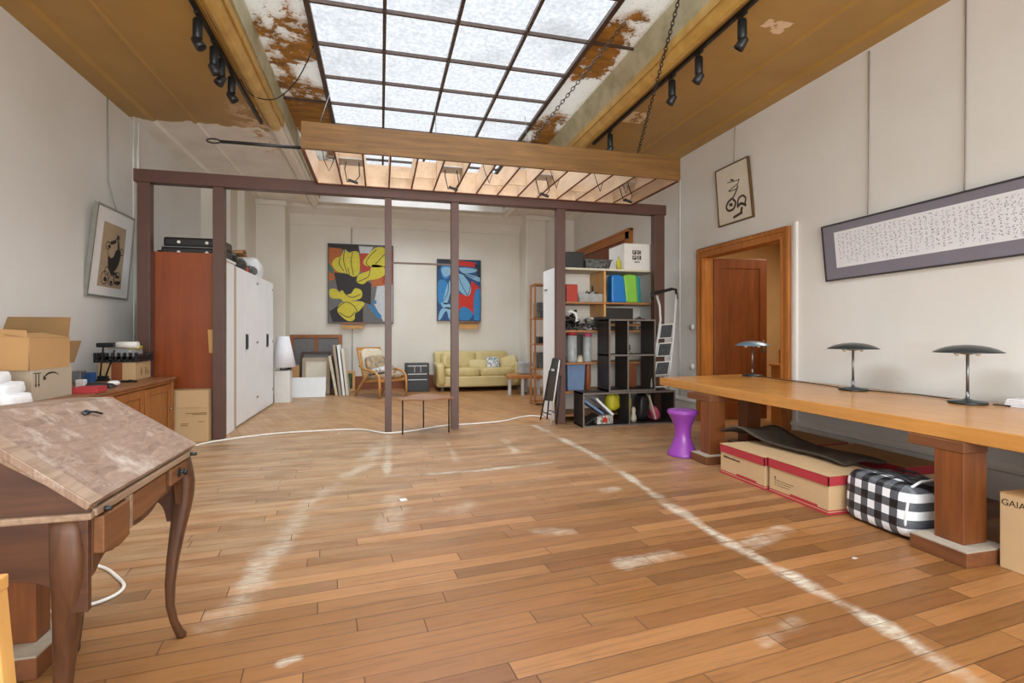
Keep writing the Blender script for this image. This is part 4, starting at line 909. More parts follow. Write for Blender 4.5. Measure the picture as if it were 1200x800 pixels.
def cabriole(x, y, sx, sy, k=1.0, mat='desk_walnut'):
    prof = [(.744, .000, .040), (.70, .006, .041), (.64, .012, .042), (.58, .011, .040), (.52, .005, .036), (.44, -.006, .030), (.34, -.018, .0245), (.24, -.026, .020), (.15, -.026, .0165), (.08, -.016, .015), (.035, -.004, .0165), (.012, .004, .020), (0, .005, .017)]
    vs = []; g = G(); rings = []
    for z, o, r in prof:
        cx, cy = x - sx * .036 + sx * o, y - sy * .036 + sy * o; r *= k
        # square section with rounded outer corner
        pts = [(-1, -1), (.55, -1), (.9, -.75), (1, -.3), (1, .6), (.85, .85), (.6, 1), (-.3, 1), (-.75, .9), (-1, .55)]
        rings.append([(cx + sx * px * r, cy + sy * py * r, z) for px, py in pts])
    n = 10
    g.add([q for rg in rings for q in rg], [(i * n + k, i * n + (k + 1) % n, (i + 1) * n + (k + 1) % n, (i + 1) * n + k) for i in range(len(prof) - 1) for k in range(n)], True)
    b = len(g.v) - len(prof) * n
    g.f.append(tuple(range(b, b + n))); g.sm.append(False); g.f.append(tuple(range(b + (len(prof) - 1) * n, b + len(prof) * n))); g.sm.append(False)
    return part(dk, 'leg', g, mat)
cabriole(DX + .012, DF + .012, 1, 1, .78); cabriole(DX - .034, DN - .006, 1, -1, .95); cabriole(DBK, DF, -1, 1); cabriole(DBK, DN - .01, -1, -1)

solo('power_cable', G().tube(spline([(-1.55, 2.74, .009), (-1.38, 2.73, .009), (-1.28, 2.76, .009), (-1.22, 2.83, .009), (-1.225, 2.92, .009), (-1.30, 3.03, .009), (-1.42, 3.17, .009), (-1.6, 3.3, .009)]), .008, 8), 'white_cable', 'thick white cable curving over the floor behind the slant-top desk', 'cable')
sb = thing('trestle_base', 'dark wooden post on a dusty plinth, seen beneath the slant-top desk', 'trestle', (-1.32, 2.36, 0))
part(sb, 'post', G().box(-1.36, 2.32, .085, -1.26, 2.41, .72), 'table_leg_wood', .004); p_ = part(sb, 'plinth', G().box(-1.46, 2.22, 0, -1.205, 2.50, .078), 'plinth_wood', .004); part(p_, 'dust_layer', G().box(-1.458, 2.222, .078, -1.207, 2.498, .085), 'dust')
st = thing('wooden_trestle', 'pale pine stool cut off by the bottom left corner of the picture', 'stool', (-.93, 1.22, 0))
part(st, 'seat', G().box(-1.09, 1.05, .705, -.773, 1.335, .737), 'light_pine', .004)
for sx, sy in ((1, 1), (1, -1), (-1, 1), (-1, -1)):
    x, y = -.9315 + sx * .136, 1.1925 + sy * .12; g = G(); g.bar((x, y, .71), (x + sx * .05, y + sy * .01, 0), .042, .04, (0, 1, 0)); part(st, 'leg', g, 'light_pine', .003)
g = G(); g.bar((-1.08, 1.315, .3), (-.78, 1.315, .3), .022, .035); part(st, 'stretcher', g, 'light_pine')

# =================================================================== sideboard on the left and the things on it
SX0, SX1, SYA, SYB, SZ = -2.86, -2.25, 3.75, 6.60, .765
sd = thing('sideboard', 'long low wooden sideboard with panelled doors along the left wall', 'sideboard', (-2.55, 5.2, 0))
part(sd, 'carcass', G().box(SX0, SYA + .02, 0, SX1 - .035, SYB - .03, SZ - .03), 'sideboard_wood', .003)
part(sd, 'top_board', G().box(SX0 - .01, SYA, SZ - .032, SX1, SYB, SZ), 'sideboard_top', .008)
part(sd, 'cornice', G().box(SX0, SYA + .015, SZ - .06, SX1 - .015, SYB - .02, SZ - .032), 'sideboard_wood', .006)
n = 4; wd = (SYB - SYA - .14) / n
for i in range(n):
    y0 = SYA + .05 + i * wd; y1 = y0 + wd - .03; x = SX1 - .035
    d_ = part(sd, 'door', G().box(x, y0, .08, x + .012, y1, SZ - .075).box(x + .012, y0, .08, x + .022, y0 + .07, SZ - .075).box(x + .012, y1 - .07, .08, x + .022, y1, SZ - .075).box(x + .012, y0 + .07, SZ - .145, x + .022, y1 - .07, SZ - .075).box(x + .012, y0 + .07, .08, x + .022, y1 - .07, .16), 'sideboard_wood', .003)
    part(d_, 'knob', G().tube([(x + .02, y1 - .035, .42), (x + .04, y1 - .035, .42)], .010), 'chrome')
part(sd, 'corner_post', G().box(SX1 - .036, SYB - .10, 0, SX1 - .012, SYB - .035, SZ - .06), 'sideboard_wood', .004)
# cartons with an upside-down arrow mark
c1 = thing('carton', 'grey cardboard carton printed with a curved arrow, lower of the two stacked on the sideboard', 'box', (-2.62, 4.6, SZ))
CX = -2.40
part(c1, 'carton_body', G().box(CX - .46, 4.37, SZ, CX, 4.86, SZ + .225), 'cardboard_grey', .002)
def xpoly(g, pts, x, th=.0012): g.prism(pts, 'yz', x, x + th); return g
g = G()
arc = [(4.60 + .085 * math.cos(a), .925 + .035 * math.sin(a)) for a in [PI * k / 10 for k in range(1, 11)]]
for (a, b), w0 in zip(zip(arc[:-1], arc[1:]), (.004, .007, .01, .012, .014, .014, .013, .012, .010)):
    dx, dz = b[0] - a[0], b[1] - a[1]; L_ = math.hypot(dx, dz); nx, nz = -dz / L_ * w0 / 2, dx / L_ * w0 / 2
    xpoly(g, [(a[0] + nx, a[1] + nz), (b[0] + nx, b[1] + nz), (b[0] - nx, b[1] - nz), (a[0] - nx, a[1] - nz)], CX)
xpoly(g, [(4.497, .945), (4.500, .908), (4.54, .917), (4.519, .928)], CX)
part(c1, 'printed_arrow', g, 'ink')
g = G()
for y in (4.415, 4.448): xpoly(g, [(y - .004, .96), (y + .004, .96), (y + .004, .885), (y + .012, .885), (y, .862), (y - .012, .885), (y - .004, .885)], CX)
xpoly(g, [(4.39, .962), (4.47, .962), (4.47, .968), (4.39, .968)], CX); part(c1, 'printed_symbol', g, 'ink')
c2 = thing('carton', 'open brown cardboard carton with raised flaps, upper of the two stacked on the sideboard', 'box', (-2.62, 4.6, SZ + .226))
z0, z1 = SZ + .226, SZ + .455
g = G(); g.box(CX - .47, 4.345, z0, CX, 4.35, z1); g.box(CX - .005, 4.345, z0, CX, 4.83, z1); g.box(CX - .47, 4.345, z0, CX - .465, 4.83, z1); g.box(CX - .47, 4.825, z0, CX, 4.83, z1); g.box(CX - .47, 4.345, z0, CX, 4.83, z0 + .006)
part(c2, 'carton_body', g, 'cardboard', .001)
for q in ([(CX, 4.35, z1), (CX, 4.83, z1), (CX - .16, 4.80, z1 + .035), (CX - .16, 4.36, z1 + .03)], [(CX - .005, 4.84, z1 - .03), (CX - .005, 4.84, z1 - .2), (CX - .005, 4.90, z1 - .2), (CX - .005, 5.0, z1 - .03)],
          [(CX - .46, 4.35, z1), (CX - .02, 4.35, z1), (CX - .06, 4.42, z1 + .05), (CX - .46, 4.42, z1 + .075)], [(CX - .46, 4.83, z1), (CX - .01, 4.83, z1), (CX - .02, 4.88, z1 + .16), (CX - .44, 4.88, z1 + .16)]):
    part(c2, 'flap', G().hexa([Vector(p) for p in q], [Vector(p) + Vector((.002, .002, .004)) for p in q]), 'cardboard_dark' if q[0][1] > 4.8 else 'cardboard')
for k, (z, w_, lb) in enumerate(((SZ + .05, .24, 'white cloth bundle at the left edge of the picture, bottom of the pile'), (SZ + .125, .27, 'folded white cloth at the left edge of the picture, middle of the pile'), (SZ + .20, .20, 'crumpled white cloth at the left edge, top of the pile'))):
    solo('white_cloth', G().pill((-2.455 - .03 * k, 4.09 + .02 * (k % 2), z), (.34 - .05 * k, w_, .085 if k < 2 else .08), .42, (.05 * k, .06 * k, .12 * k), 36, 20, .07), 'white_cloth', lb, 'cloth', group='white cloths on the sideboard', loc=(-2.45, 4.1, z - .05))
def item(name, label, cat, px0, px1, y_top, base, mat, dep=.12, bevel=.004):
    a, b = onZ(px0, base, SZ), onZ(px1, base, SZ); y = (a.y + b.y) / 2; a, b = onY(px0, base, y), onY(px1, base, y); z = onY(px0, y_top, y).z
    return solo(name, G().box(a.x, y, SZ, b.x, y + dep, z), mat, label, cat, bevel, loc=((a.x + b.x) / 2, y, SZ))
item('red_case', 'flat dark red case on the sideboard just right of the cartons', 'case', 84, 114, 454, 461, 'red_card', .16)
item('small_carton', 'tiny white box on the sideboard beside the dark red case', 'box', 88, 98, 445, 453.5, 'white_paint', .06)
item('speaker', 'small grey cube speaker on the sideboard behind the tiny white box', 'speaker', 82, 94.5, 435, 450, 'grey_metal', .1)
item('blue_box', 'small dark and light blue box on the sideboard left of the desk lamp', 'box', 95.5, 107, 437, 449, 'q_deep', .09)
a = onZ(114, 455, SZ); solo('game_console', G().hexa([(a.x - .10, a.y - .05, SZ), (a.x + .12, a.y - .02, SZ), (a.x + .10, a.y + .14, SZ), (a.x - .12, a.y + .1, SZ)], [(a.x - .06, a.y - .03, SZ + .055), (a.x + .09, a.y, SZ + .035), (a.x + .08, a.y + .1, SZ + .035), (a.x - .08, a.y + .08, SZ + .055)]), 'black_plastic', 'black wedge-shaped gadget on the sideboard in front of the lamp', 'gadget', .008, loc=(a.x, a.y, SZ))
a = onZ(133, 452, SZ); solo('computer_mouse', G().pill((a.x, a.y, SZ + .025), (.10, .13, .05), .8, (0, 0, .3)), 'white_paint', 'white rounded mouse on the sideboard below the lamp', 'mouse', loc=(a.x, a.y, SZ))
a = onZ(146, 448, SZ); g = G(); g.tube(wob([(a.x - .12, a.y - .05, SZ + .012), (a.x, a.y, SZ + .012), (a.x + .1, a.y - .02, SZ + .012), (a.x + .02, a.y + .08, SZ + .012)], .012, .03, 5), .012, 6); solo('coiled_cable', g, 'black_plastic', 'small heap of black cable on the sideboard beside the bottle carton', 'cable')
# folding arm lamp
a = onZ(120, 446, SZ); ly = a.y
dl_ = thing('desk_lamp', 'thin two-armed desk lamp with horizontal tube head on the sideboard', 'lamp', (a.x, ly, SZ))
part(dl_, 'base', G().box(a.x - .055, ly - .06, SZ, a.x + .055, ly + .06, SZ + .02).box(a.x - .04, ly - .02, SZ + .02, a.x + .05, ly + .02, SZ + .05), 'dark_metal', .004)
q0, q1 = onY(121, 407, ly), onY(134, 410, ly)
part(dl_, 'arm', G().tube([(a.x - .02, ly, SZ + .04), tuple(q0)], .007, 6), 'dark_metal'); part(dl_, 'arm', G().tube([(a.x + .03, ly, SZ + .04), tuple(onY(132, 418, ly)), tuple(q1)], .007, 6), 'dark_metal')
hA, hB, hC = onY(115, 404, ly), onY(137, 404, ly), onY(162, 404, ly)
part(dl_, 'lamp_head', G().box(hA.x, ly - .05, hA.z - .025, hB.x, ly + .05, hA.z + .022), 'dark_metal', .01); part(dl_, 'tube_shade', G().tube([hB, hC], .035, 14), 'white_paint')
# bottle carton
bx = thing('carton', 'open wine carton holding a black crate, on the sideboard before the red-brown wardrobe', 'box', (-2.66, 6.38, SZ))
part(bx, 'carton_body', G().box(-2.84, 6.21, SZ, -2.50, 6.575, SZ + .185), 'cardboard_tan', .002); part(bx, 'brown_band', G().box(-2.72, 6.209, SZ + .002, -2.62, 6.211, SZ + .183), 'leather_brown')
g = G()
xpoly(g, [(6.33, .82), (6.35, .80), (6.365, .84), (6.35, .88), (6.335, .90)], -2.50)
for k in range(3): xpoly(g, [(6.44 + .035 * k, .81), (6.455 + .035 * k, .81), (6.455 + .035 * k, .89 - .02 * k), (6.44 + .035 * k, .89 - .02 * k)], -2.50)
part(bx, 'printed_symbol', g, 'cardboard_dark')
cr = thing('plastic_crate', 'black slotted plastic crate full of tools on top of the wine carton', 'crate', (-2.68, 6.38, SZ + .187)); zc_ = SZ + .187
g = G(); g.box(-2.86, 6.2, zc_, -2.49, 6.585, zc_ + .015)
for x in [(-2.86 + .37 * k / 7) for k in range(8)]: g.box(x - .014, 6.195, zc_, x + .014, 6.205, zc_ + .10); g.box(x - .014, 6.575, zc_, x + .014, 6.585, zc_ + .10)
for y in [(6.2 + .38 * k / 7) for k in range(8)]: g.box(-2.495, y - .012, zc_, -2.485, y + .012, zc_ + .085); g.box(-2.86, y - .014, zc_, -2.85, y + .014, zc_ + .10)
g.box(-2.86, 6.195, zc_ + .03, -2.485, 6.205, zc_ + .06); g.box(-2.495, 6.195, zc_ + .03, -2.485, 6.585, zc_ + .055)
part(cr, 'basket', g, 'black_plastic')
solo('clear_lid_box', G().box(-2.80, 6.25, zc_ + .03, -2.56, 6.54, zc_ + .135), 'clear_plastic', 'clear lidded plastic box sitting in the black crate', 'box', .012)
solo('yellow_pouch', G().pill((-2.60, 6.44, zc_ + .15), (.12, .16, .05), .6), 'yellow_thing', 'small yellow pouch lying on the clear box in the crate', 'pouch')

# =================================================================== wardrobe and closet
wr_ = thing('wardrobe', 'red-brown wardrobe with white side standing behind the beam posts on the left', 'wardrobe', (-2.25, 7.1, 0))
part(wr_, 'carcass', G().box(-2.64, 6.87, 0, -1.845, 7.36, 2.15), 'closet_white', .003)
wd_ = part(wr_, 'door', G().box(-2.64, 6.845, .03, -1.90, 6.87, 2.215), 'red_brown_panel', .004)
part(wd_, 'handle', G().prism([(-1.985, 1.02), (-1.945, 1.02), (-1.93, 1.30), (-2.0, 1.30)], 'xz', 6.82, 6.845), 'light_pine', .004)
part(wr_, 'edge_strip', G().box(-1.86, 7.345, 0, -1.835, 7.41, 2.12), 'cardboard_grey')
part(wr_, 'top_panel', G().box(-2.65, 6.85, 2.15, -1.83, 7.38, 2.178), 'closet_white', .004)
cl = thing('closet', 'long row of white closet doors with black pulls on the left', 'closet', (-2.2, 8.6, 0))
part(cl, 'carcass', G().box(-2.44, 7.42, .0, -1.86, 9.82, 2.14), 'closet_white', .003)
part(cl, 'plinth_strip', G().box(-1.87, 7.42, 0, -1.855, 9.82, .03), 'frame_silver')
for y0, y1, hy_, sgn in ((7.42, 7.86, None, 0), (7.865, 8.62, 7.96, 1), (8.625, 9.21, None, 0), (9.215, 9.82, 9.31, 1)):
    dd = part(cl, 'door', G().box(-1.86, y0 + .003, .03, -1.84, y1 - .003, 2.135), 'closet_white', .002)
    if hy_: part(dd, 'pull', G().box(-1.842, hy_ - .045, 1.03, -1.822, hy_ + .045, 1.245).box(-1.83, hy_ - .02, 1.06, -1.815, hy_ + .02, 1.215), 'black_plastic', .005)
g = G()
for z in (.28, 1.12, 2.02):
    for y in (8.59, 8.65, 9.77): g.tube([(-1.842, y, z), (-1.832, y, z)], .018, 10)
part(cl, 'fitting_caps', g, 'grey_metal')
sc_ = thing('suitcase', 'black hard suitcase with white round catches on top of the red-brown wardrobe', 'suitcase', (-2.2, 7.1, 2.18))
part(sc_, 'lower_shell', G().box(-2.52, 6.90, 2.18, -1.86, 7.34, 2.285), 'black_plastic', .02); part(sc_, 'upper_shell', G().box(-2.50, 6.905, 2.292, -1.86, 7.335, 2.405), 'black_plastic', .025)
for x in (-2.33, -2.03):
    for z in (2.225, 2.345): part(sc_, 'catch', G().tube([(x, 6.893, z), (x, 6.905, z)], .018, 12), 'white_paint')
part(sc_, 'seam', G().box(-2.515, 6.899, 2.284, -1.865, 6.91, 2.292), 'grey_metal'); part(sc_, 'handle', G().tube([(-2.50, 7.0, 2.25), (-2.58, 7.0, 2.24), (-2.60, 7.1, 2.22), (-2.58, 7.2, 2.24), (-2.50, 7.2, 2.25)], .014, 8), 'black_plastic')
cb_ = thing('carton', 'flattened tan cardboard carton standing on the floor beneath the red-brown wardrobe door', 'box', (-2.13, 6.7, 0))
part(cb_, 'carton_body', G().box(-2.36, 6.63, 0, -1.935, 6.835, .60), 'cardboard_tan', .003)
part(cb_, 'flap', G().box(-2.27, 6.622, .40, -1.937, 6.629, .592), 'cardboard_tan', .002); g = G()
for z, a_, b_ in ((.33, -2.17, -1.95), (.315, -2.1, -1.95), (.21, -2.22, -2.14), (.19, -2.22, -2.15), (.23, -2.04, -1.98)): g.box(a_, 6.627, z, b_, 6.63, z + .009)
part(cb_, 'printed_marks', g, 'cardboard_dark'); part(cb_, 'side_strip', G().box(-2.33, 6.626, .0, -2.29, 6.63, .598), 'cardboard')
TOPZ = 2.14
solo('holdall', G().pill((-2.0, 7.52, TOPZ + .10), (.3, .42, .2), .6, (0, .1, .2), 28, 16, .05), 'black_plastic', 'black holdall on the near end of the white closet', 'bag', loc=(-2.0, 7.52, TOPZ))
solo('black_bag', G().pill((-1.99, 8.02, TOPZ + .085), (.26, .40, .17), .6, (0, -.1, .1), 28, 16, .08), 'camera_parts', 'lumpy dark bag beside the holdall on the white closet', 'bag', loc=(-1.99, 8.02, TOPZ))
for k in range(2): solo('board', G().obox((-2.12, 8.18 + .1 * k, TOPZ + .25 + .035 * k), (.4, .62, .03), (.05, -.12, .1 + .1 * k)), ('cardboard', 'leather_brown')[k], ('pale thin board lying over the dark bags on the closet', 'reddish brown thin board lying on top of the pale board on the closet')[k], 'board', .003)
solo('grey_bag', G().pill((-1.98, 8.62, TOPZ + .075), (.22, .52, .15), .6, (.1, 0, 0), 28, 16, .1), 'clutter_grey', 'grey crumpled bag in the middle of the white closet top', 'bag', loc=(-1.98, 8.62, TOPZ))
solo('plastic_bag', G().pill((-2.05, 9.22, TOPZ + .17), (.3, .62, .34), .75, (-.15, 0, 0), 32, 20, .09), 'white_melamine', 'pale translucent-looking plastic bag at the far end of the closet top', 'bag', loc=(-2.05, 9.22, TOPZ))
solo('red_pot', G().pill((-1.93, 8.34, TOPZ + .05), (.06, .09, .09), .8), 'red_plastic', 'tiny red object on the front edge of the closet top', 'pot', loc=(-1.93, 8.34, TOPZ))
# white cable across the floor
solo('floor_cable', G().tube(spline([(-2.2, 6.05, .012), (-2.05, 6.25, .012), (-1.835, 6.58, .012), (-1.3, 6.88, .012), (-.75, 6.95, .012), (-.28, 6.93, .012), (-.08, 6.72, .012), (.08, 6.58, .012), (.36, 6.64, .012), (.8, 6.9, .012), (1.3, 6.97, .012), (1.7, 7.08, .012), (2.0, 7.33, .012), (2.2, 7.42, .012), (2.36, 7.3, .012)]), .011, 6), 'white_cable', 'long white cable crossing the floor below the dark beam', 'cable')
solo('paper_scrap', G().obox((.165, 3.93, .004), (.05, .05, .004), (0, 0, .2)), 'white_paint', 'little white square of paper on the bare floor', 'paper')

# =================================================================== things along the far wall
lp_ = thing('paper_lamp', 'tall white conical lampshade standing on a white pedestal beyond the closet', 'lamp', (-1.72, 10.15, 0))
part(lp_, 'pedestal', G().prism([(-1.86, 10.02), (-1.60, 10.02), (-1.60, 10.3), (-1.86, 10.3)], 'xy', 0, .58), 'white_paint', .004); part(lp_, 'neck', G().lathe([(.06, .58), (.06, .66)], 16, (-1.73, 10.16, 0)), 'grey_metal')
part(lp_, 'lamp_shade', G().lathe([(0, 1.20), (.10, 1.205), (.215, .645), (.205, .64), (.09, 1.19)], 32, (-1.73, 10.16, 0)), 'rice_paper')
g = G()
def leaning(name, label, cat, x0, x1, y_foot, H_, lean, mat, fw=.05, mid=False, panel='cardboard_dark', depth=.03, rz=0.0, group=None):
    t = thing(name, label, cat, ((x0 + x1) / 2, y_foot, 0)); sn, cs = math.sin(lean), math.cos(lean); w_ = x1 - x0
    def P(u, v, l): return Vector((x0 + u, y_foot + v * sn + l * cs, v * cs - l * sn + .0))
    def sl(g, u0, v0, u1, v1, l0, l1): g.hexa([P(u0, v0, l0), P(u1, v0, l0), P(u1, v1, l0), P(u0, v1, l0)], [P(u0, v0, l1), P(u1, v0, l1), P(u1, v1, l1), P(u0, v1, l1)])
    if fw:
        g = G(); sl(g, 0, 0, w_, fw, -depth, 0); sl(g, 0, H_ - fw, w_, H_, -depth, 0); sl(g, 0, fw, fw, H_ - fw, -depth, 0); sl(g, w_ - fw, fw, w_, H_ - fw, -depth, 0)
        if mid: sl(g, w_ / 2 - fw / 2, fw, w_ / 2 + fw / 2, H_ - fw, -depth, 0)
        part(t, 'frame', g, mat, .003); g = G(); sl(g, fw, fw, w_ - fw, H_ - fw, -depth * .5, -depth * .3); part(t, 'panel', g, panel)
    else:
        g = G(); sl(g, 0, 0, w_, H_, -depth, 0); part(t, 'board', g, mat, .003)
    return t
leaning('leaning_frame', 'tall brown wooden frame with two dark panels leaning on the far wall', 'frame', -1.885, -.82, 11.62, 1.25, .2, 'frame_wood', .075, True, 'clutter_dark' if 'clutter_dark' in M else 'p_grey', .04)
leaning('leaning_frame', 'wide dark frame behind the pale canvas at the far wall', 'frame', -1.62, -1.02, 11.42, .88, .14, 'dark_board', .05, False, 'p_grey', .03)
leaning('canvas', 'canvas with weathered grey frame leaning before the brown double frame', 'canvas', -1.56, -1.02, 11.22, .76, .14, 'cardboard_grey', .07, False, 'cream_paper', .03)
leaning('small_board', 'narrow tan board leaning beside the white pedestal', 'board', -1.74, -1.60, 11.1, .62, .14, 'cardboard', 0, depth=.02)
leaning('black_canvas', 'black panel edge leaning between white pedestal and pale canvases', 'panel', -1.86, -1.75, 11.05, .62, .12, 'black_board', 0, depth=.02)
t = leaning('blank_canvas', 'tilted blank white panel on the floor in front of the leaning canvases', 'panel', -1.72, -1.06, 10.75, .40, .30, 'white_melamine', 0, depth=.012)
for k, (x, h, mt, lb) in enumerate(((-.99, .80, 'cream_cloth', 'canvas seen edge-on, first and shortest of four beside the weathered frame'), (-.92, 1.02, 'cardboard_grey', 'greyish canvas seen edge-on, second of the four stretched canvases'), (-.85, 1.02, 'white_melamine', 'white canvas seen edge-on, third of the four stretched canvases'), (-.78, .94, 'cream_paper', 'cream canvas seen edge-on, fourth and rightmost of the stretched canvases'))):
    g = G(); g.hexa([(x + .10, 10.95, 0), (x + .15, 10.95, 0), (x + .15, 11.5, 0), (x + .10, 11.5, 0)], [(x - .04 + .012 * k, 10.98, h), (x + .01 + .012 * k, 10.98, h), (x + .01 + .012 * k, 11.5, h), (x - .04 + .012 * k, 11.5, h)])
    solo('stretched_canvas', g, mt, lb, 'canvas', .003, 'canvases seen edge-on by the far wall')
leaning('small_painting', 'small dark green landscape in a gilt frame standing on the floor by the far wall', 'painting', -.83, -.54, 11.68, .44, .12, 'light_pine', .055, False, 'landscape', .03)
# bentwood armchair
ac = thing('armchair', 'pale bentwood easy chair with patterned cushions by the far wall', 'armchair', (.02, 10.62, 0), math.radians(-52))
# local: faces +X, width along Y
for s_ in (-1, 1):
    y = s_ * .33
    g = G(); g.tube([(.36, y, 0), (.365, y, .25), (.34, y, .42), (.24, y, .50), (.08, y, .53), (-.12, y, .55), (-.28, y, .62)], [.022, .024, .027, .027, .026, .024, .02], 8); part(ac, 'front_leg', g, 'pale_wood')
    g = G(); g.tube([(-.42, y, 0), (-.26, y, .20), (-.10, y, .36), (.02, y, .50)], [.02, .024, .026, .022], 8); part(ac, 'rear_leg', g, 'pale_wood')
    g = G(); g.bar((-.18, s_ * .27, .30), (-.42, s_ * .27, .96), .03, .045, (0, 1, 0)); part(ac, 'back_post', g, 'pale_wood')
    g = G(); g.bar((-.2, s_ * .28, .30), (.35, s_ * .28, .36), .03, .05); part(ac, 'side_rail', g, 'pale_wood')
g = G(); g.bar((-.415, -.285, .94), (-.415, .285, .94), .035, .07); part(ac, 'back_rail', g, 'pale_wood')
g = G(); g.bar((.35, -.33, .345), (.35, .33, .345), .03, .05); part(ac, 'front_rail', g, 'pale_wood')
part(ac, 'seat_cushion', G().pill((.06, 0, .39), (.66, .52, .11), .4, (0, -.10, 0)), 'patchwork'); part(ac, 'back_cushion', G().pill((-.27, 0, .68), (.12, .52, .56), .4, (0, -.35, 0)), 'cream_cloth')
solo('throw_cushion', G().pill((-.09, 10.76, .66), (.14, .50, .30), .5, (0, -.35, math.radians(-52))), 'patchwork', 'tan patchwork cushion leaning on the chair back', 'cushion', loc=(-.09, 10.76, .5), group='cushions on the bentwood chair')
solo('throw_cushion', G().pill((.02, 10.56, .53), (.42, .40, .13), .55, (.1, -.2, math.radians(-40))), 'floral', 'white flowered cushion lying on the chair seat', 'cushion', loc=(.02, 10.52, .5), group='cushions on the bentwood chair')
# black drawer cabinet
bc = thing('drawer_cabinet', 'small black drawer cabinet with metal pulls between armchair and sofa', 'cabinet', (.80, 11.35, 0))
xa, xb, yb_ = onY(475, 400, 11.2).x, onY(503, 400, 11.2).x, 11.2
ztop = onY(476, 426, 11.2).z
part(bc, 'carcass', G().box(xa, yb_, 0, xb, yb_ + .42, ztop), 'black_plastic', .006)
for k, (z0_, z1_) in enumerate(((.41, ztop - .03), (.29, .405), (.03, .285))):
    d_ = part(bc, 'drawer', G().box(xa + .02, yb_ - .015, z0_, xb - .02, yb_, z1_), 'black_plastic', .004); part(d_, 'metal_pull', G().box(xa + .05, yb_ - .022, z1_ - .03, xb - .05, yb_ - .012, z1_ - .012), 'alu')
part(bc, 'bright_frame', G().box(xa + .19, yb_ - .02, .42, xa + .2, yb_ - .012, .56).box(xa + .32, yb_ - .02, .42, xa + .33, yb_ - .012, .56), 'alu')
# sofa
sf = thing('sofa', 'cream yellow leather two-seat sofa against the far wall', 'sofa', (2.1, 11.4, 0))
SXa, SXb, SFy = 1.17, 3.06, 10.98
def bow(x): u = (x - SXa) / (SXb - SXa) * 2 - 1; return SFy + .10 * u * u - .04
g = G(); pts = [(SXa + (SXb - SXa) * k / 16, bow(SXa + (SXb - SXa) * k / 16)) for k in range(17)] + [(SXb, 11.86), (SXa, 11.86)]
g.prism(pts, 'xy', .10, .33); part(sf, 'base', g, 'sofa_leather', .03)
part(sf, 'backrest', G().hexa([(SXa + .02, 11.55, .30), (SXb - .12, 11.55, .30), (SXb - .12, 11.9, .30), (SXa + .02, 11.9, .30)], [(SXa, 11.68, .86), (SXb - .2, 11.68, .86), (SXb - .2, 11.92, .84), (SXa, 11.92, .84)]), 'sofa_leather', .05)
for s_, x in ((-1, SXa + .09), (1, SXb - .09)): part(sf, 'armrest', G().pill((x, 11.40, .36), (.19, .86, .52), .35, (0, .08 * s_, 0)), 'sofa_leather')
xm = (SXa + SXb) / 2
for xa_, xb_ in ((SXa + .16, xm), (xm, SXb - .16)):
    part(sf, 'seat_cushion', G().pill(((xa_ + xb_) / 2, 11.28, .41), (xb_ - xa_ + .02, .60, .19), .35, (0, 0, 0), 30, 16, .015), 'sofa_leather')
    part(sf, 'back_cushion', G().pill(((xa_ + xb_) / 2 - .02, 11.58, .655), (xb_ - xa_, .22, .40), .42, (-.2, 0, 0), 30, 16, .02), 'sofa_leather')
for x in (SXa + .12, SXb - .12):
    for y in (11.1, 11.8): part(sf, 'leg', G().box(x - .03, y - .03, 0, x + .03, y + .03, .11), 'dark_board')
for k, (x, y, z, rz, mt, lb) in enumerate(((1.50, 11.30, .60, .5, 'sofa_leather', 'cream leather cushion at the left end of the sofa'), (2.12, 11.36, .56, -.2, 'sofa_leather', 'flat cream leather cushion in the middle of the sofa'), (2.45, 11.30, .58, .1, 'floral', 'small pale patterned cushion between the leather cushions on the sofa'), (2.82, 11.28, .60, -.5, 'sofa_leather', 'cream leather cushion at the right end of the sofa'))):
    solo('sofa_cushion', G().pill((x, y, z), (.42 if k != 2 else .30, .14, .30 if k != 1 else .22), .5, (-.35, .25 * (1 if k == 0 else -1 if k == 3 else 0), rz)), mt, lb, 'cushion', loc=(x, y, z - .15), group='cushions on the sofa')
# low side table right of the sofa
sm_ = thing('side_table', 'low side table with brown top and pale legs right of the sofa', 'table', (2.85, 10.3, 0))
part(sm_, 'tabletop', G().prism([(2.48, 10.06), (3.20, 9.96), (3.30, 10.75), (2.62, 10.80)], 'xy', .335, .40), 'casing_wood_flat', .01)
for x, y in ((2.55, 10.14), (2.80, 10.05), (3.14, 10.06), (3.04, 10.62), (2.70, 10.70)): part(sm_, 'leg', G().box(x - .028, y - .028, 0, x + .028, y + .028, .335), 'alu', .004)
solo('white_box', G().box(2.83, 10.35, .40, 3.12, 10.6, .66), 'clear_plastic', 'pale grey plastic container on the low side table', 'container', .03)
# three-legged table beneath the beam
t3 = thing('small_table', 'small low table with curved triangular brown top and three thin legs', 'table', (.56, 6.6, 0))
top_ = curvy([(.215, 6.43), (.56, 6.36), (.90, 6.45)], 6) + curvy([(.92, 6.48), (.80, 6.72), (.66, 6.93)], 4) + curvy([(.62, 6.97), (.54, 6.99), (.48, 6.96)], 4) + curvy([(.44, 6.92), (.33, 6.70), (.205, 6.46)], 4)
g = G(); g.prism(top_, 'xy', .428, .446); part(t3, 'tabletop', g, 'sideboard_top', .003)
for x, y in ((.265, 6.48), (.84, 6.50), (.555, 6.92)): g = G(); g.tube([(x, y, .43), (x, y, 0)], .009, 8); part(t3, 'leg', g, 'dark_metal')

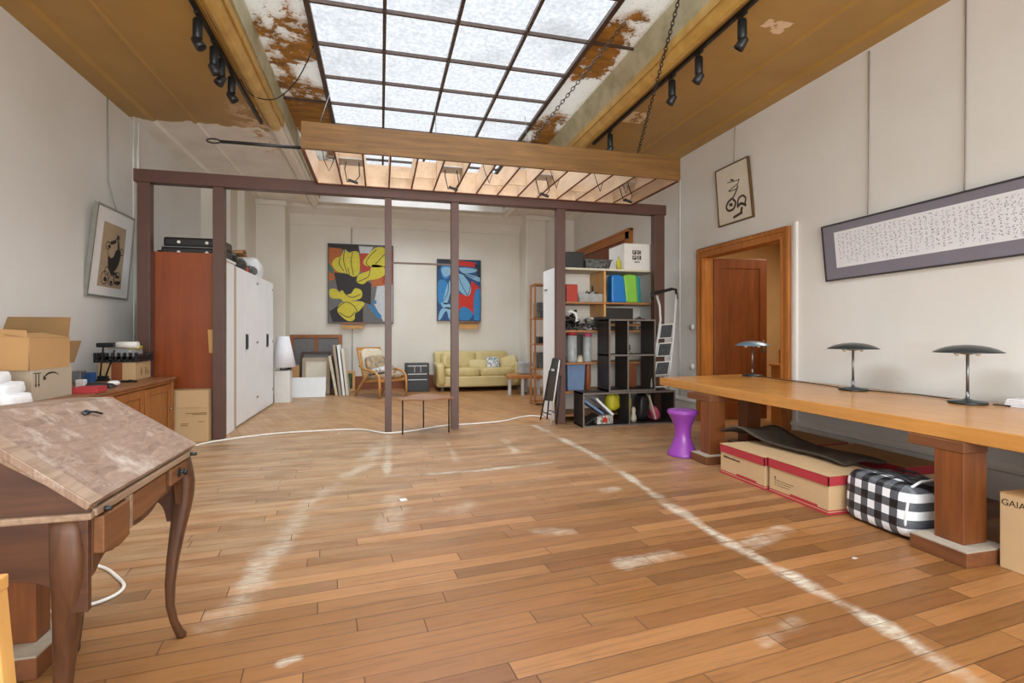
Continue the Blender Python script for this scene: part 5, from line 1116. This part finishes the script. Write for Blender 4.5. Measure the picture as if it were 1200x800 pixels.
# =================================================================== cluttered shelves on the right
SHx0, SHx1, SHy0, SHy1 = 2.44, 4.02, 6.86, 7.40
sh = thing('shelf_unit', 'tall cluttered wooden shelf unit with white sides behind the beam posts', 'shelf', (3.2, 7.1, 0))
part(sh, 'side_panel', G().box(SHx0 - .02, SHy0 - .02, 0, SHx0 + .005, SHy1 + .1, 2.20), 'white_melamine', .002, label='white side panel')
part(sh, 'side_panel', G().box(SHx1 - .02, SHy0, 0, SHx1, SHy1, 2.20), 'white_melamine', .002)
part(sh, 'back_panel', G().box(SHx0, SHy1 - .01, 0, SHx1, SHy1, 2.20), 'back_plaster')
sz = [.10, .43, .84, 1.30, 1.71, 2.195]
for z in sz: part(sh, 'shelf_board', G().box(SHx0 + .005, SHy0, z - .028, SHx1 - .02, SHy1 - .01, z), 'shelf_wood' if z < 2 else 'cream_paper', .002)
part(sh, 'divider', G().box(3.14, SHy0 + .005, 1.50, 3.17, SHy1 - .02, 2.165), 'light_pine')
part(sh, 'small_rail', G().box(SHx0 - .034, 7.30, 1.90, SHx0 - .02, 7.42, 1.92), 'grey_metal')
def onshelf(k): return sz[k]
def sbox(name, label, cat, px0, px1, ytop, k, mat, dep=.25, y=6.93, bevel=.006, taper=0):
    a, b = onY(px0, 400, y), onY(px1, 400, y); z0_ = sz[k]; z1_ = onY((px0 + px1) / 2, ytop, y).z
    g = G(); g.hexa([(a.x + taper, y + taper, z0_), (b.x - taper, y + taper, z0_), (b.x - taper, y + dep, z0_), (a.x + taper, y + dep, z0_)], [(a.x, y, z1_), (b.x, y, z1_), (b.x, y + dep, z1_), (a.x, y + dep, z1_)])
    return solo(name, g, mat, label, cat, bevel, loc=((a.x + b.x) / 2, y + dep / 2, z0_))
def sblob(name, label, cat, px0, px1, ytop, k, mat, dep=.22, y=6.95, e=.6, wobn=.1):
    a, b = onY(px0, 400, y), onY(px1, 400, y); z0_ = sz[k]; z1_ = onY((px0 + px1) / 2, ytop, y).z
    return solo(name, G().pill(((a.x + b.x) / 2, y + dep / 2, (z0_ + z1_) / 2), (b.x - a.x, dep, z1_ - z0_), e, (0, 0, .1), 28, 18, wobn), mat, label, cat, loc=((a.x + b.x) / 2, y + dep / 2, z0_))
# top
sbox('storage_crate', 'plain black storage crate at the left end of the top shelf', 'crate', 664, 685, 295, 5, 'black_plastic', .34, taper=.015)
def tray(name, label, px0, px1, ytop, k, mat):
    y = 6.92; a, b = onY(px0, 400, y).x, onY(px1, 400, y).x; z0_, z1_ = sz[k], onY(px0, ytop, y).z
    t = thing(name, label, 'tray', ((a + b) / 2, y, z0_)); g = G(); f_ = .03
    g.hexa([(a + f_, y + f_, z0_), (b - f_, y + f_, z0_), (b - f_, y + .28, z0_), (a + f_, y + .28, z0_)], [(a + f_, y + f_, z0_ + .01), (b - f_, y + f_, z0_ + .01), (b - f_, y + .28, z0_ + .01), (a + f_, y + .28, z0_ + .01)])
    for q in (((a + f_, y + f_), (b - f_, y + f_), (b, y), (a, y)), ((a + f_, y + .28), (b - f_, y + .28), (b, y + .3), (a, y + .3)), ((a + f_, y + f_), (a + f_, y + .28), (a, y + .3), (a, y)), ((b - f_, y + f_), (b - f_, y + .28), (b, y + .3), (b, y))):
        lo2 = [Vector((q[0][0], q[0][1], z0_)), Vector((q[1][0], q[1][1], z0_)), Vector((q[2][0], q[2][1], z1_)), Vector((q[3][0], q[3][1], z1_))]; g.hexa(lo2, [p + Vector((0, .006, .004)) for p in lo2])
    part(t, 'basin', g, mat); part(t, 'rim', G().box(a - .01, y - .01, z1_ - .012, b + .01, y + .004, z1_ + .004), mat); return t
tray('plastic_tray', 'dark flared plastic tray in front of the white printed carton on the top shelf', 685.5, 717, 303.5, 5, 'clutter_grey')
wc = thing('carton', 'big white carton printed with four square letters on the top shelf', 'box', (3.7, 7.1, 2.196))
wa, wb = 3.47, 4.0
wz = onY(735, 285, 6.88).z
part(wc, 'carton_body', G().box(wa, 6.88, 2.196, wb, 7.40, wz), 'white_paint', .003)
LT = onY(746, 300, 6.88); s0 = .062
for (ch, ix, iz) in (('F', 0, 1), ('O', 1, 1), ('P', 0, 0), ('E', 1, 0)):
    x, z = LT.x - .066 + ix * .078, LT.z - .055 + iz * .078
    part(wc, 'printed_square', G().box(x, 6.8785, z, x + s0, 6.8800, z + s0), 'ink'); lettering(ch, .07, 'white_paint', (x + .012, 6.8780, z + .008), (PI / 2, 0, 0), wc)
part(wc, 'printed_marks', G().box(LT.x - .03, 6.8785, LT.z - .10, LT.x - .018, 6.88, LT.z - .075).box(LT.x - .01, 6.8785, LT.z - .10, LT.x + .002, 6.88, LT.z - .075).box(LT.x + .01, 6.8785, LT.z - .10, LT.x + .022, 6.88, LT.z - .075).box(LT.x + .032, 6.8785, LT.z - .095, LT.x + .05, 6.88, LT.z - .078), 'ink')
solo('yellow_bottle', G().lathe([(0, 0), (.035, 0), (.035, .13), (.012, .16), (.012, .2), (0, .2)], 16, (3.435, 7.0, 2.196)), 'yellow_thing', 'small yellow bottle between tray and white printed carton', 'bottle', loc=(3.435, 7.0, 2.196))
# second row
sbox('red_box', 'red and white box at the left end of the second shelf from the top', 'box', 664, 677, 333, 4, 'red_plastic', .2)
def heap(g, x0, x1, y0, y1, z0, z1, n, seed, big=.09):
    rr = random.Random(seed)
    for i in range(n):
        u, v = rr.random(), rr.random(); top = z0 + (z1 - z0) * (1 - .7 * abs(2 * u - 1) ** 2); z = z0 + .02 + (top - z0 - .03) * rr.random()
        c = (x0 + .03 + (x1 - x0 - .06) * u, y0 + .03 + (y1 - y0 - .06) * v, z); s_ = rr.uniform(.35, 1.0) * big
        if i % 3 == 0: d = Vector((rr.uniform(-1, 1), rr.uniform(-1, 1), rr.uniform(-.4, .4))).normalized() * s_ * .7; g.tube([Vector(c) - d, Vector(c) + d], s_ * .22, 8)
        else: g.obox(c, (s_, s_ * rr.uniform(.4, .9), s_ * rr.uniform(.25, .6)), (rr.uniform(-.6, .6), rr.uniform(-.6, .6), rr.uniform(0, 3)))
    return g
def pile(name, label, cat, px0, px1, ytop, k, mats, dep=.26, y=6.93, n=26, seed=1, big=.09):
    a, b = onY(px0, 400, y).x, onY(px1, 400, y).x; z0_ = sz[k]; z1_ = onY((px0 + px1) / 2, ytop, y).z
    t = thing(name, label, cat, ((a + b) / 2, y + dep / 2, z0_))
    for i, (pn, m_) in enumerate(mats): part(t, pn, heap(G(), a, b, y, y + dep, z0_, z1_, n // len(mats), seed + i, big), m_)
    return t
tb2 = pile('plastic_tub', 'clear plastic tub of odds and ends beside the red box', 'tub', 679, 710, 339, 4, (('pale_contents', 'clutter_light'), ('grey_contents', 'clutter_grey')), .26, 6.93, 30, 3)
a_, b_ = onY(678, 400, 6.91).x, onY(711, 400, 6.91).x
part(tb2, 'tub_wall', G().hexa([(a_ + .02, 6.92, 1.711), (b_ - .02, 6.92, 1.711), (b_ - .02, 6.925, 1.711), (a_ + .02, 6.925, 1.711)], [(a_, 6.91, 1.83), (b_, 6.91, 1.83), (b_, 6.915, 1.83), (a_, 6.915, 1.83)]).box(a_, 7.19, 1.711, b_, 7.195, 1.83).box(a_, 6.92, 1.711, a_ + .005, 7.19, 1.83).box(b_ - .005, 6.92, 1.711, b_, 7.19, 1.83), 'clear_plastic')
sblob('black_tool', 'black power tool poking up behind the clear plastic tub', 'tool', 696, 708, 331, 4, 'black_plastic', .14, y=7.22)
g_ = 6.95
a, b = onY(717, 352, g_), onY(731, 352, g_)
solo('shopping_bag', G().prism([(a.x, 1.715), (b.x + .05, 1.715), (b.x, 2.10), (a.x + .12, 2.13), (a.x, 2.12)], 'xz', g_, g_ + .16), 'blue_bag', 'bright blue shopping bag standing right of the shelf divider', 'bag', .02)
solo('shopping_bag', G().prism([(b.x + .052, 1.715), (b.x + .24, 1.715), (b.x + .21, 2.13), (b.x + .08, 2.14), (b.x + .005, 2.12)], 'xz', g_ + .01, g_ + .2), 'green_bag', 'bright green shopping bag between blue and teal bags', 'bag', .02)
solo('shopping_bag', G().prism([(b.x + .243, 1.715), (b.x + .30, 1.715), (b.x + .28, 2.10), (b.x + .214, 2.12)], 'xz', g_ + .02, g_ + .22), 'teal_bag', 'narrow teal shopping bag behind the green one', 'bag', .01)
# third row
pile('camera_gear', 'heap of dark camera gear on the left of the third shelf', 'gear', 664, 684, 363, 3, (('dark_pieces', 'camera_parts'), ('black_pieces', 'black_plastic')), .28, 6.93, 34, 7, .13)
pa = [onY(px_, py_, 6.885) for px_, py_ in ((665, 366), (669, 364.5), (674, 367), (676, 372), (675, 376.5), (678, 375))]; solo('white_strap', G().tube(pa, [.012, .02, .022, .018, .022, .01], 8), 'white_cloth', 'white strap hanging over the dark camera gear', 'strap')
pile('parts_heap', 'grey tangle of parts in the middle of the third shelf', 'parts', 684, 706, 366, 3, (('grey_pieces', 'clutter_grey'), ('pale_pieces', 'clutter_light')), .26, 6.93, 26, 9, .08)
sbox('black_case', 'large dark case on the third shelf above the black cubes', 'case', 706, 742, 361, 3, 'black_board', .34)
pile('tool_heap', 'cluster of pale small tools at the right end of the third shelf', 'tools', 743, 760, 365, 3, (('pale_pieces', 'clutter_light'), ('grey_pieces', 'clutter_grey')), .2, 6.93, 18, 12, .07)
# fourth row
def jar(label, px0, px1, ytop, k, lid_mat, y=6.97):
    a, b = onY(px0, 400, y).x, onY(px1, 400, y).x; z0_, z1_ = sz[k], onY(px0, ytop, y).z; t = thing('storage_jar', label, 'jar', ((a + b) / 2, y, z0_)); r = (b - a) / 2
    part(t, 'body', G().lathe([(0, 0), (r * .9, 0), (r, .02), (r, (z1_ - z0_) * .86), (0, (z1_ - z0_) * .86)], 24, ((a + b) / 2, y, z0_)), 'clear_plastic')
    part(t, 'lid', G().lathe([(0, 0), (r * 1.03, 0), (r * 1.03, (z1_ - z0_) * .12), (0, (z1_ - z0_) * .13)], 24, ((a + b) / 2, y, z0_ + (z1_ - z0_) * .87)), lid_mat)
jar('clear jar with dark red lid at the left of the fourth shelf', 664.5, 676, 388, 2, 'red_card'); jar('clear jar with pink lid right of the dark red lidded jar', 684, 693, 390, 2, 'pink_thing')
sbox('dark_box', 'dark box between the two clear jars', 'box', 677, 683, 392, 2, 'black_board', .2, y=7.05)
pile('trinket_heap', 'pale trinkets on the fourth shelf behind the right black cube', 'trinkets', 733, 746, 402, 2, (('pale_pieces', 'clutter_light'), ('grey_pieces', 'clutter_grey')), .2, 6.95, 18, 15, .06)
# fifth row
sbox('storage_bin', 'blue-grey plastic bin on the fifth shelf', 'bin', 665, 686, 426, 1, 'blue_plastic', .3, taper=.015)
sblob('yellow_cloth', 'pale yellow cloth heaped on top of the blue-grey bin', 'cloth', 676, 685, 417, 1, 'cream_cloth', .16, y=7.0)
sblob('brown_strap', 'brown strap hanging right of the blue-grey bin', 'strap', 687, 693, 420, 1, 'leather_brown', .16)
sbox('small_carton', 'small white box at the left end behind the blue-grey bin', 'box', 664, 672, 418, 1, 'white_paint', .1, y=7.24)
sbox('terracotta_box', 'reddish brown box behind the right-hand black cube', 'box', 733, 746, 425, 1, 'leather_brown', .2)
# black cube shelves
def cubes(name, label, x0, x1, y0, y1, z0, z1, xs, zs):
    t = thing(name, label, 'cube shelf', ((x0 + x1) / 2, (y0 + y1) / 2, z0)); th_ = .022
    def panel(n_, a0, b0, c0, a1, b1, c1):
        p = part(t, n_, G().box(a0, b0, c0, a1, b1, c1), 'black_board')
        part(p, 'front_edge', G().box(a0, b0 - .002, c0, a1, b0, c1), 'board_edge')
    for z in zs: panel('shelf_board', x0, y0, z, x1, y1, z + th_)
    for x in xs: panel('upright', x, y0 - .001, z0, x + th_, y1, z1)
    return t
cubes('black_cube_shelf', 'low wide black cube shelf on the floor with two open bays', 2.605, 3.985, 6.36, 6.69, 0, .46, (2.605, 3.275, 3.963), (0, .438))
cubes('black_cube_shelf', 'black four-bay cube shelf stacked on the low wide one', 3.0, 3.705, 6.40, 6.78, .461, 1.45, (3.0, 3.275, 3.683), (.461, .945, 1.428))
part([o for o in COL.objects if o.name == 'black_cube_shelf.001'][0], 'orange_band', G().box(3.08, 6.79, 1.36, 3.68, 6.80, 1.40), 'shelf_wood')
for rot, x, mt, lb in ((.6, 2.80, 'book_blue', 'blue book leaning left in the low black cube'), (.75, 2.96, 'white_melamine', 'pale blue and white book leaning against the blue one in the low black cube')):
    solo('book', G().obox((x, 6.55, .255), (.34, .22, .03), (0, rot, 0)), mt, lb, 'book', .002)
solo('folder', G().obox((2.735, 6.50, .085), (.27, .24, .012), (0, -.55, 0)), 'black_board', 'dark sloping folder at the left of the low black cube', 'folder', .001)
gc = thing('card_box', 'small white box with red mark in the low black cube', 'box', (2.95, 6.46, .022)); part(gc, 'carton_body', G().box(2.83, 6.40, .03, 3.06, 6.50, .14), 'clutter_light', .002); part(gc, 'red_mark', G().prism([(2.91, .05), (2.98, .05), (2.98, .10), (2.945, .13), (2.91, .10)], 'xz', 6.3985, 6.40), 'red_plastic')
solo('green_bag', G().pill((3.14, 6.58, .30), (.20, .18, .24), .7, (0, 0, .3), 24, 16, .1), 'yellow_thing', 'yellow-green crumpled bag in the left bay of the low black cube', 'bag', loc=(3.14, 6.58, .18))
solo('yellow_bag', G().pill((3.33, 6.55, .22), (.09, .2, .38), .6, (0, .05, 0), 24, 16, .06), 'yellow_thing', 'tall mustard yellow bag at the left of the right bay of the low black cube', 'bag', loc=(3.33, 6.55, .03))
solo('figurine', G().lathe([(0, 0), (.035, 0), (.045, .05), (.025, .12), (.03, .16), (.02, .2), (0, .21)], 16, (3.43, 6.52, .022)), 'cream_paper', 'small pale figurine in the right bay of the low black cube', 'figurine', loc=(3.43, 6.52, .022))
solo('dark_sack', G().pill((3.56, 6.55, .22), (.17, .22, .38), .6, (0, .1, 0), 24, 16, .06), 'black_plastic', 'black sack standing in the right bay of the low black cube', 'sack', loc=(3.56, 6.55, .025))
solo('pink_bag', G().pill((3.74, 6.52, .13), (.13, .18, .2), .7, (0, -.3, 0), 24, 16, .1), 'pink_thing', 'pink cloth bag beside the black sack in the low black cube', 'bag', loc=(3.74, 6.52, .025))
solo('magazine', G().obox((3.67, 6.52, .23), (.02, .2, .36), (0, -.3, 0)), 'cream_cloth', 'pale magazine leaning between black sack and pink bag', 'magazine', .002)
# stepladder standing on the low cube shelf
la = thing('stepladder', 'folded white step ladder with three dark treads beside the black cubes', 'ladder', (3.83, 6.5, .462))
ly0 = 6.46
def LP(px, py, dy=0.0): return onY(px, py, ly0 + dy + .10 * (460 - py) / 110.0)
for pts in ([(763.5, 453.5), (767, 420), (774, 375), (773, 358), (769.5, 346)], [(783, 459.5), (786.5, 420), (789, 395), (791, 365), (792, 345)]):
    g = G(); g.tube([LP(*p) for p in pts], .017, 8); part(la, 'rail', g, 'alu')
for q in ([(774.5, 380), (789.5, 379), (787.5, 396), (772, 397)], [(772, 402), (788, 401), (785.5, 417), (769.5, 418)], [(769.5, 424), (785.5, 423), (783, 439), (766.5, 440)]):
    A, B, C_, D_ = [LP(*p, -.02) for p in q]; of = Vector((0, .02, .003)); tr = part(la, 'tread', G().hexa([A, B, C_, D_], [A + of, B + of, C_ + of, D_ + of]), 'alu', .003)
    ce = (A + B + C_ + D_) / 4; sh_ = [ce + (p - ce) * .86 - Vector((0, .002, 0)) for p in (A, B, C_, D_)]; part(tr, 'rubber_pad', G().hexa(sh_, [p + Vector((0, .003, 0)) for p in sh_]), 'speckled_tread')
g = G(); g.tube([LP(765, 351), LP(763.5, 345), LP(768, 343), LP(778, 341), LP(787, 338.5), LP(792, 339), LP(793.5, 350)], [.014, .02, .022, .022, .022, .02, .016], 8); part(la, 'handle_bar', g, 'dark_metal')
g = G(); g.tube([LP(763.5, 453.5), LP(782, 453)], .012, 6); g.tube([LP(766, 441, .03), LP(783.5, 440, .03)], .010, 6); part(la, 'lower_bar', g, 'alu')
# folding chair leaning on the white side panel
fc = thing('folding_chair', 'dark folded metal chair leaning against the white side of the shelf unit', 'chair', (2.33, 6.9, 0))
def FP(px, py, x): return onX(px, py, x)
xq = 2.22
def FL(px, py, dx=0.0): return FP(px, py, 2.245 + dx + .12 * (495 - py) / 80.0)
for pts, mt in (([(633, 493), (641, 452), (648, 420)], 'dark_metal'), ([(645, 498), (650, 462), (656, 422)], 'alu')):
    g = G(); g.tube([FL(*p) for p in pts], .011, 8); part(fc, 'front_leg', g, mt)
for pts in ([(641, 491), (643, 470), (646, 440)], [(652, 497.5), (655, 470), (656.5, 440)]):
    g = G(); g.tube([FL(*p, .03) for p in pts], .011, 8); part(fc, 'rear_leg', g, 'dark_metal')
A, B, C_, D_ = FL(643, 434), FL(654, 436), FL(648.5, 470), FL(637, 469); of = Vector((.022, 0, 0)); part(fc, 'seat', G().hexa([A, B, C_, D_], [A + of, B + of, C_ + of, D_ + of]), 'black_board', .004)
A, B, C_, D_ = FL(647.5, 419), FL(656.5, 421), FL(654.5, 433), FL(645, 431.5); part(fc, 'backrest', G().hexa([A, B, C_, D_], [A + of, B + of, C_ + of, D_ + of]), 'black_plastic', .006)
g = G()
for p, q in (((634.5, 482), (646.5, 486)), ((642, 480), (653.5, 484))): g.tube([FL(*p, .0), FL(*q, .0)], .008, 6)
part(fc, 'crossbar', g, 'dark_metal')
# open bookcase further back
ob = thing('bookcase', 'open pale wooden bookcase peeking out beyond the white shelf side', 'bookcase', (2.9, 8.6, 0))
bx0, bx1, by0, by1 = 2.60, 3.30, 8.55, 8.85
for x in (bx0, bx1 - .03): part(ob, 'upright', G().box(x, by0, 0, x + .03, by0 + .03, 2.12), 'shelf_wood', .003); part(ob, 'upright', G().box(x, by1 - .03, 0, x + .03, by1, 2.12), 'shelf_wood', .003)
for z in (.06, .62, 1.05, 1.50, 2.10): part(ob, 'shelf_board', G().box(bx0, by0, z, bx1, by1, z + .03), 'shelf_wood', .003)
solo('file_holder', G().box(2.66, 8.57, 1.53, 2.80, 8.82, 1.80), 'clutter_grey', 'dark file holder on the upper shelf of the open bookcase', 'file holder', .01); solo('black_radio', G().box(2.68, 8.58, 1.08, 2.86, 8.8, 1.2), 'black_plastic', 'small black radio on the middle shelf of the open bookcase', 'radio', .01)
solo('wire_rack', G().box(2.66, 8.57, .65, 2.85, 8.82, .92), 'clutter_grey', 'dark grey wire rack on the lower shelf of the open bookcase', 'rack', .01)
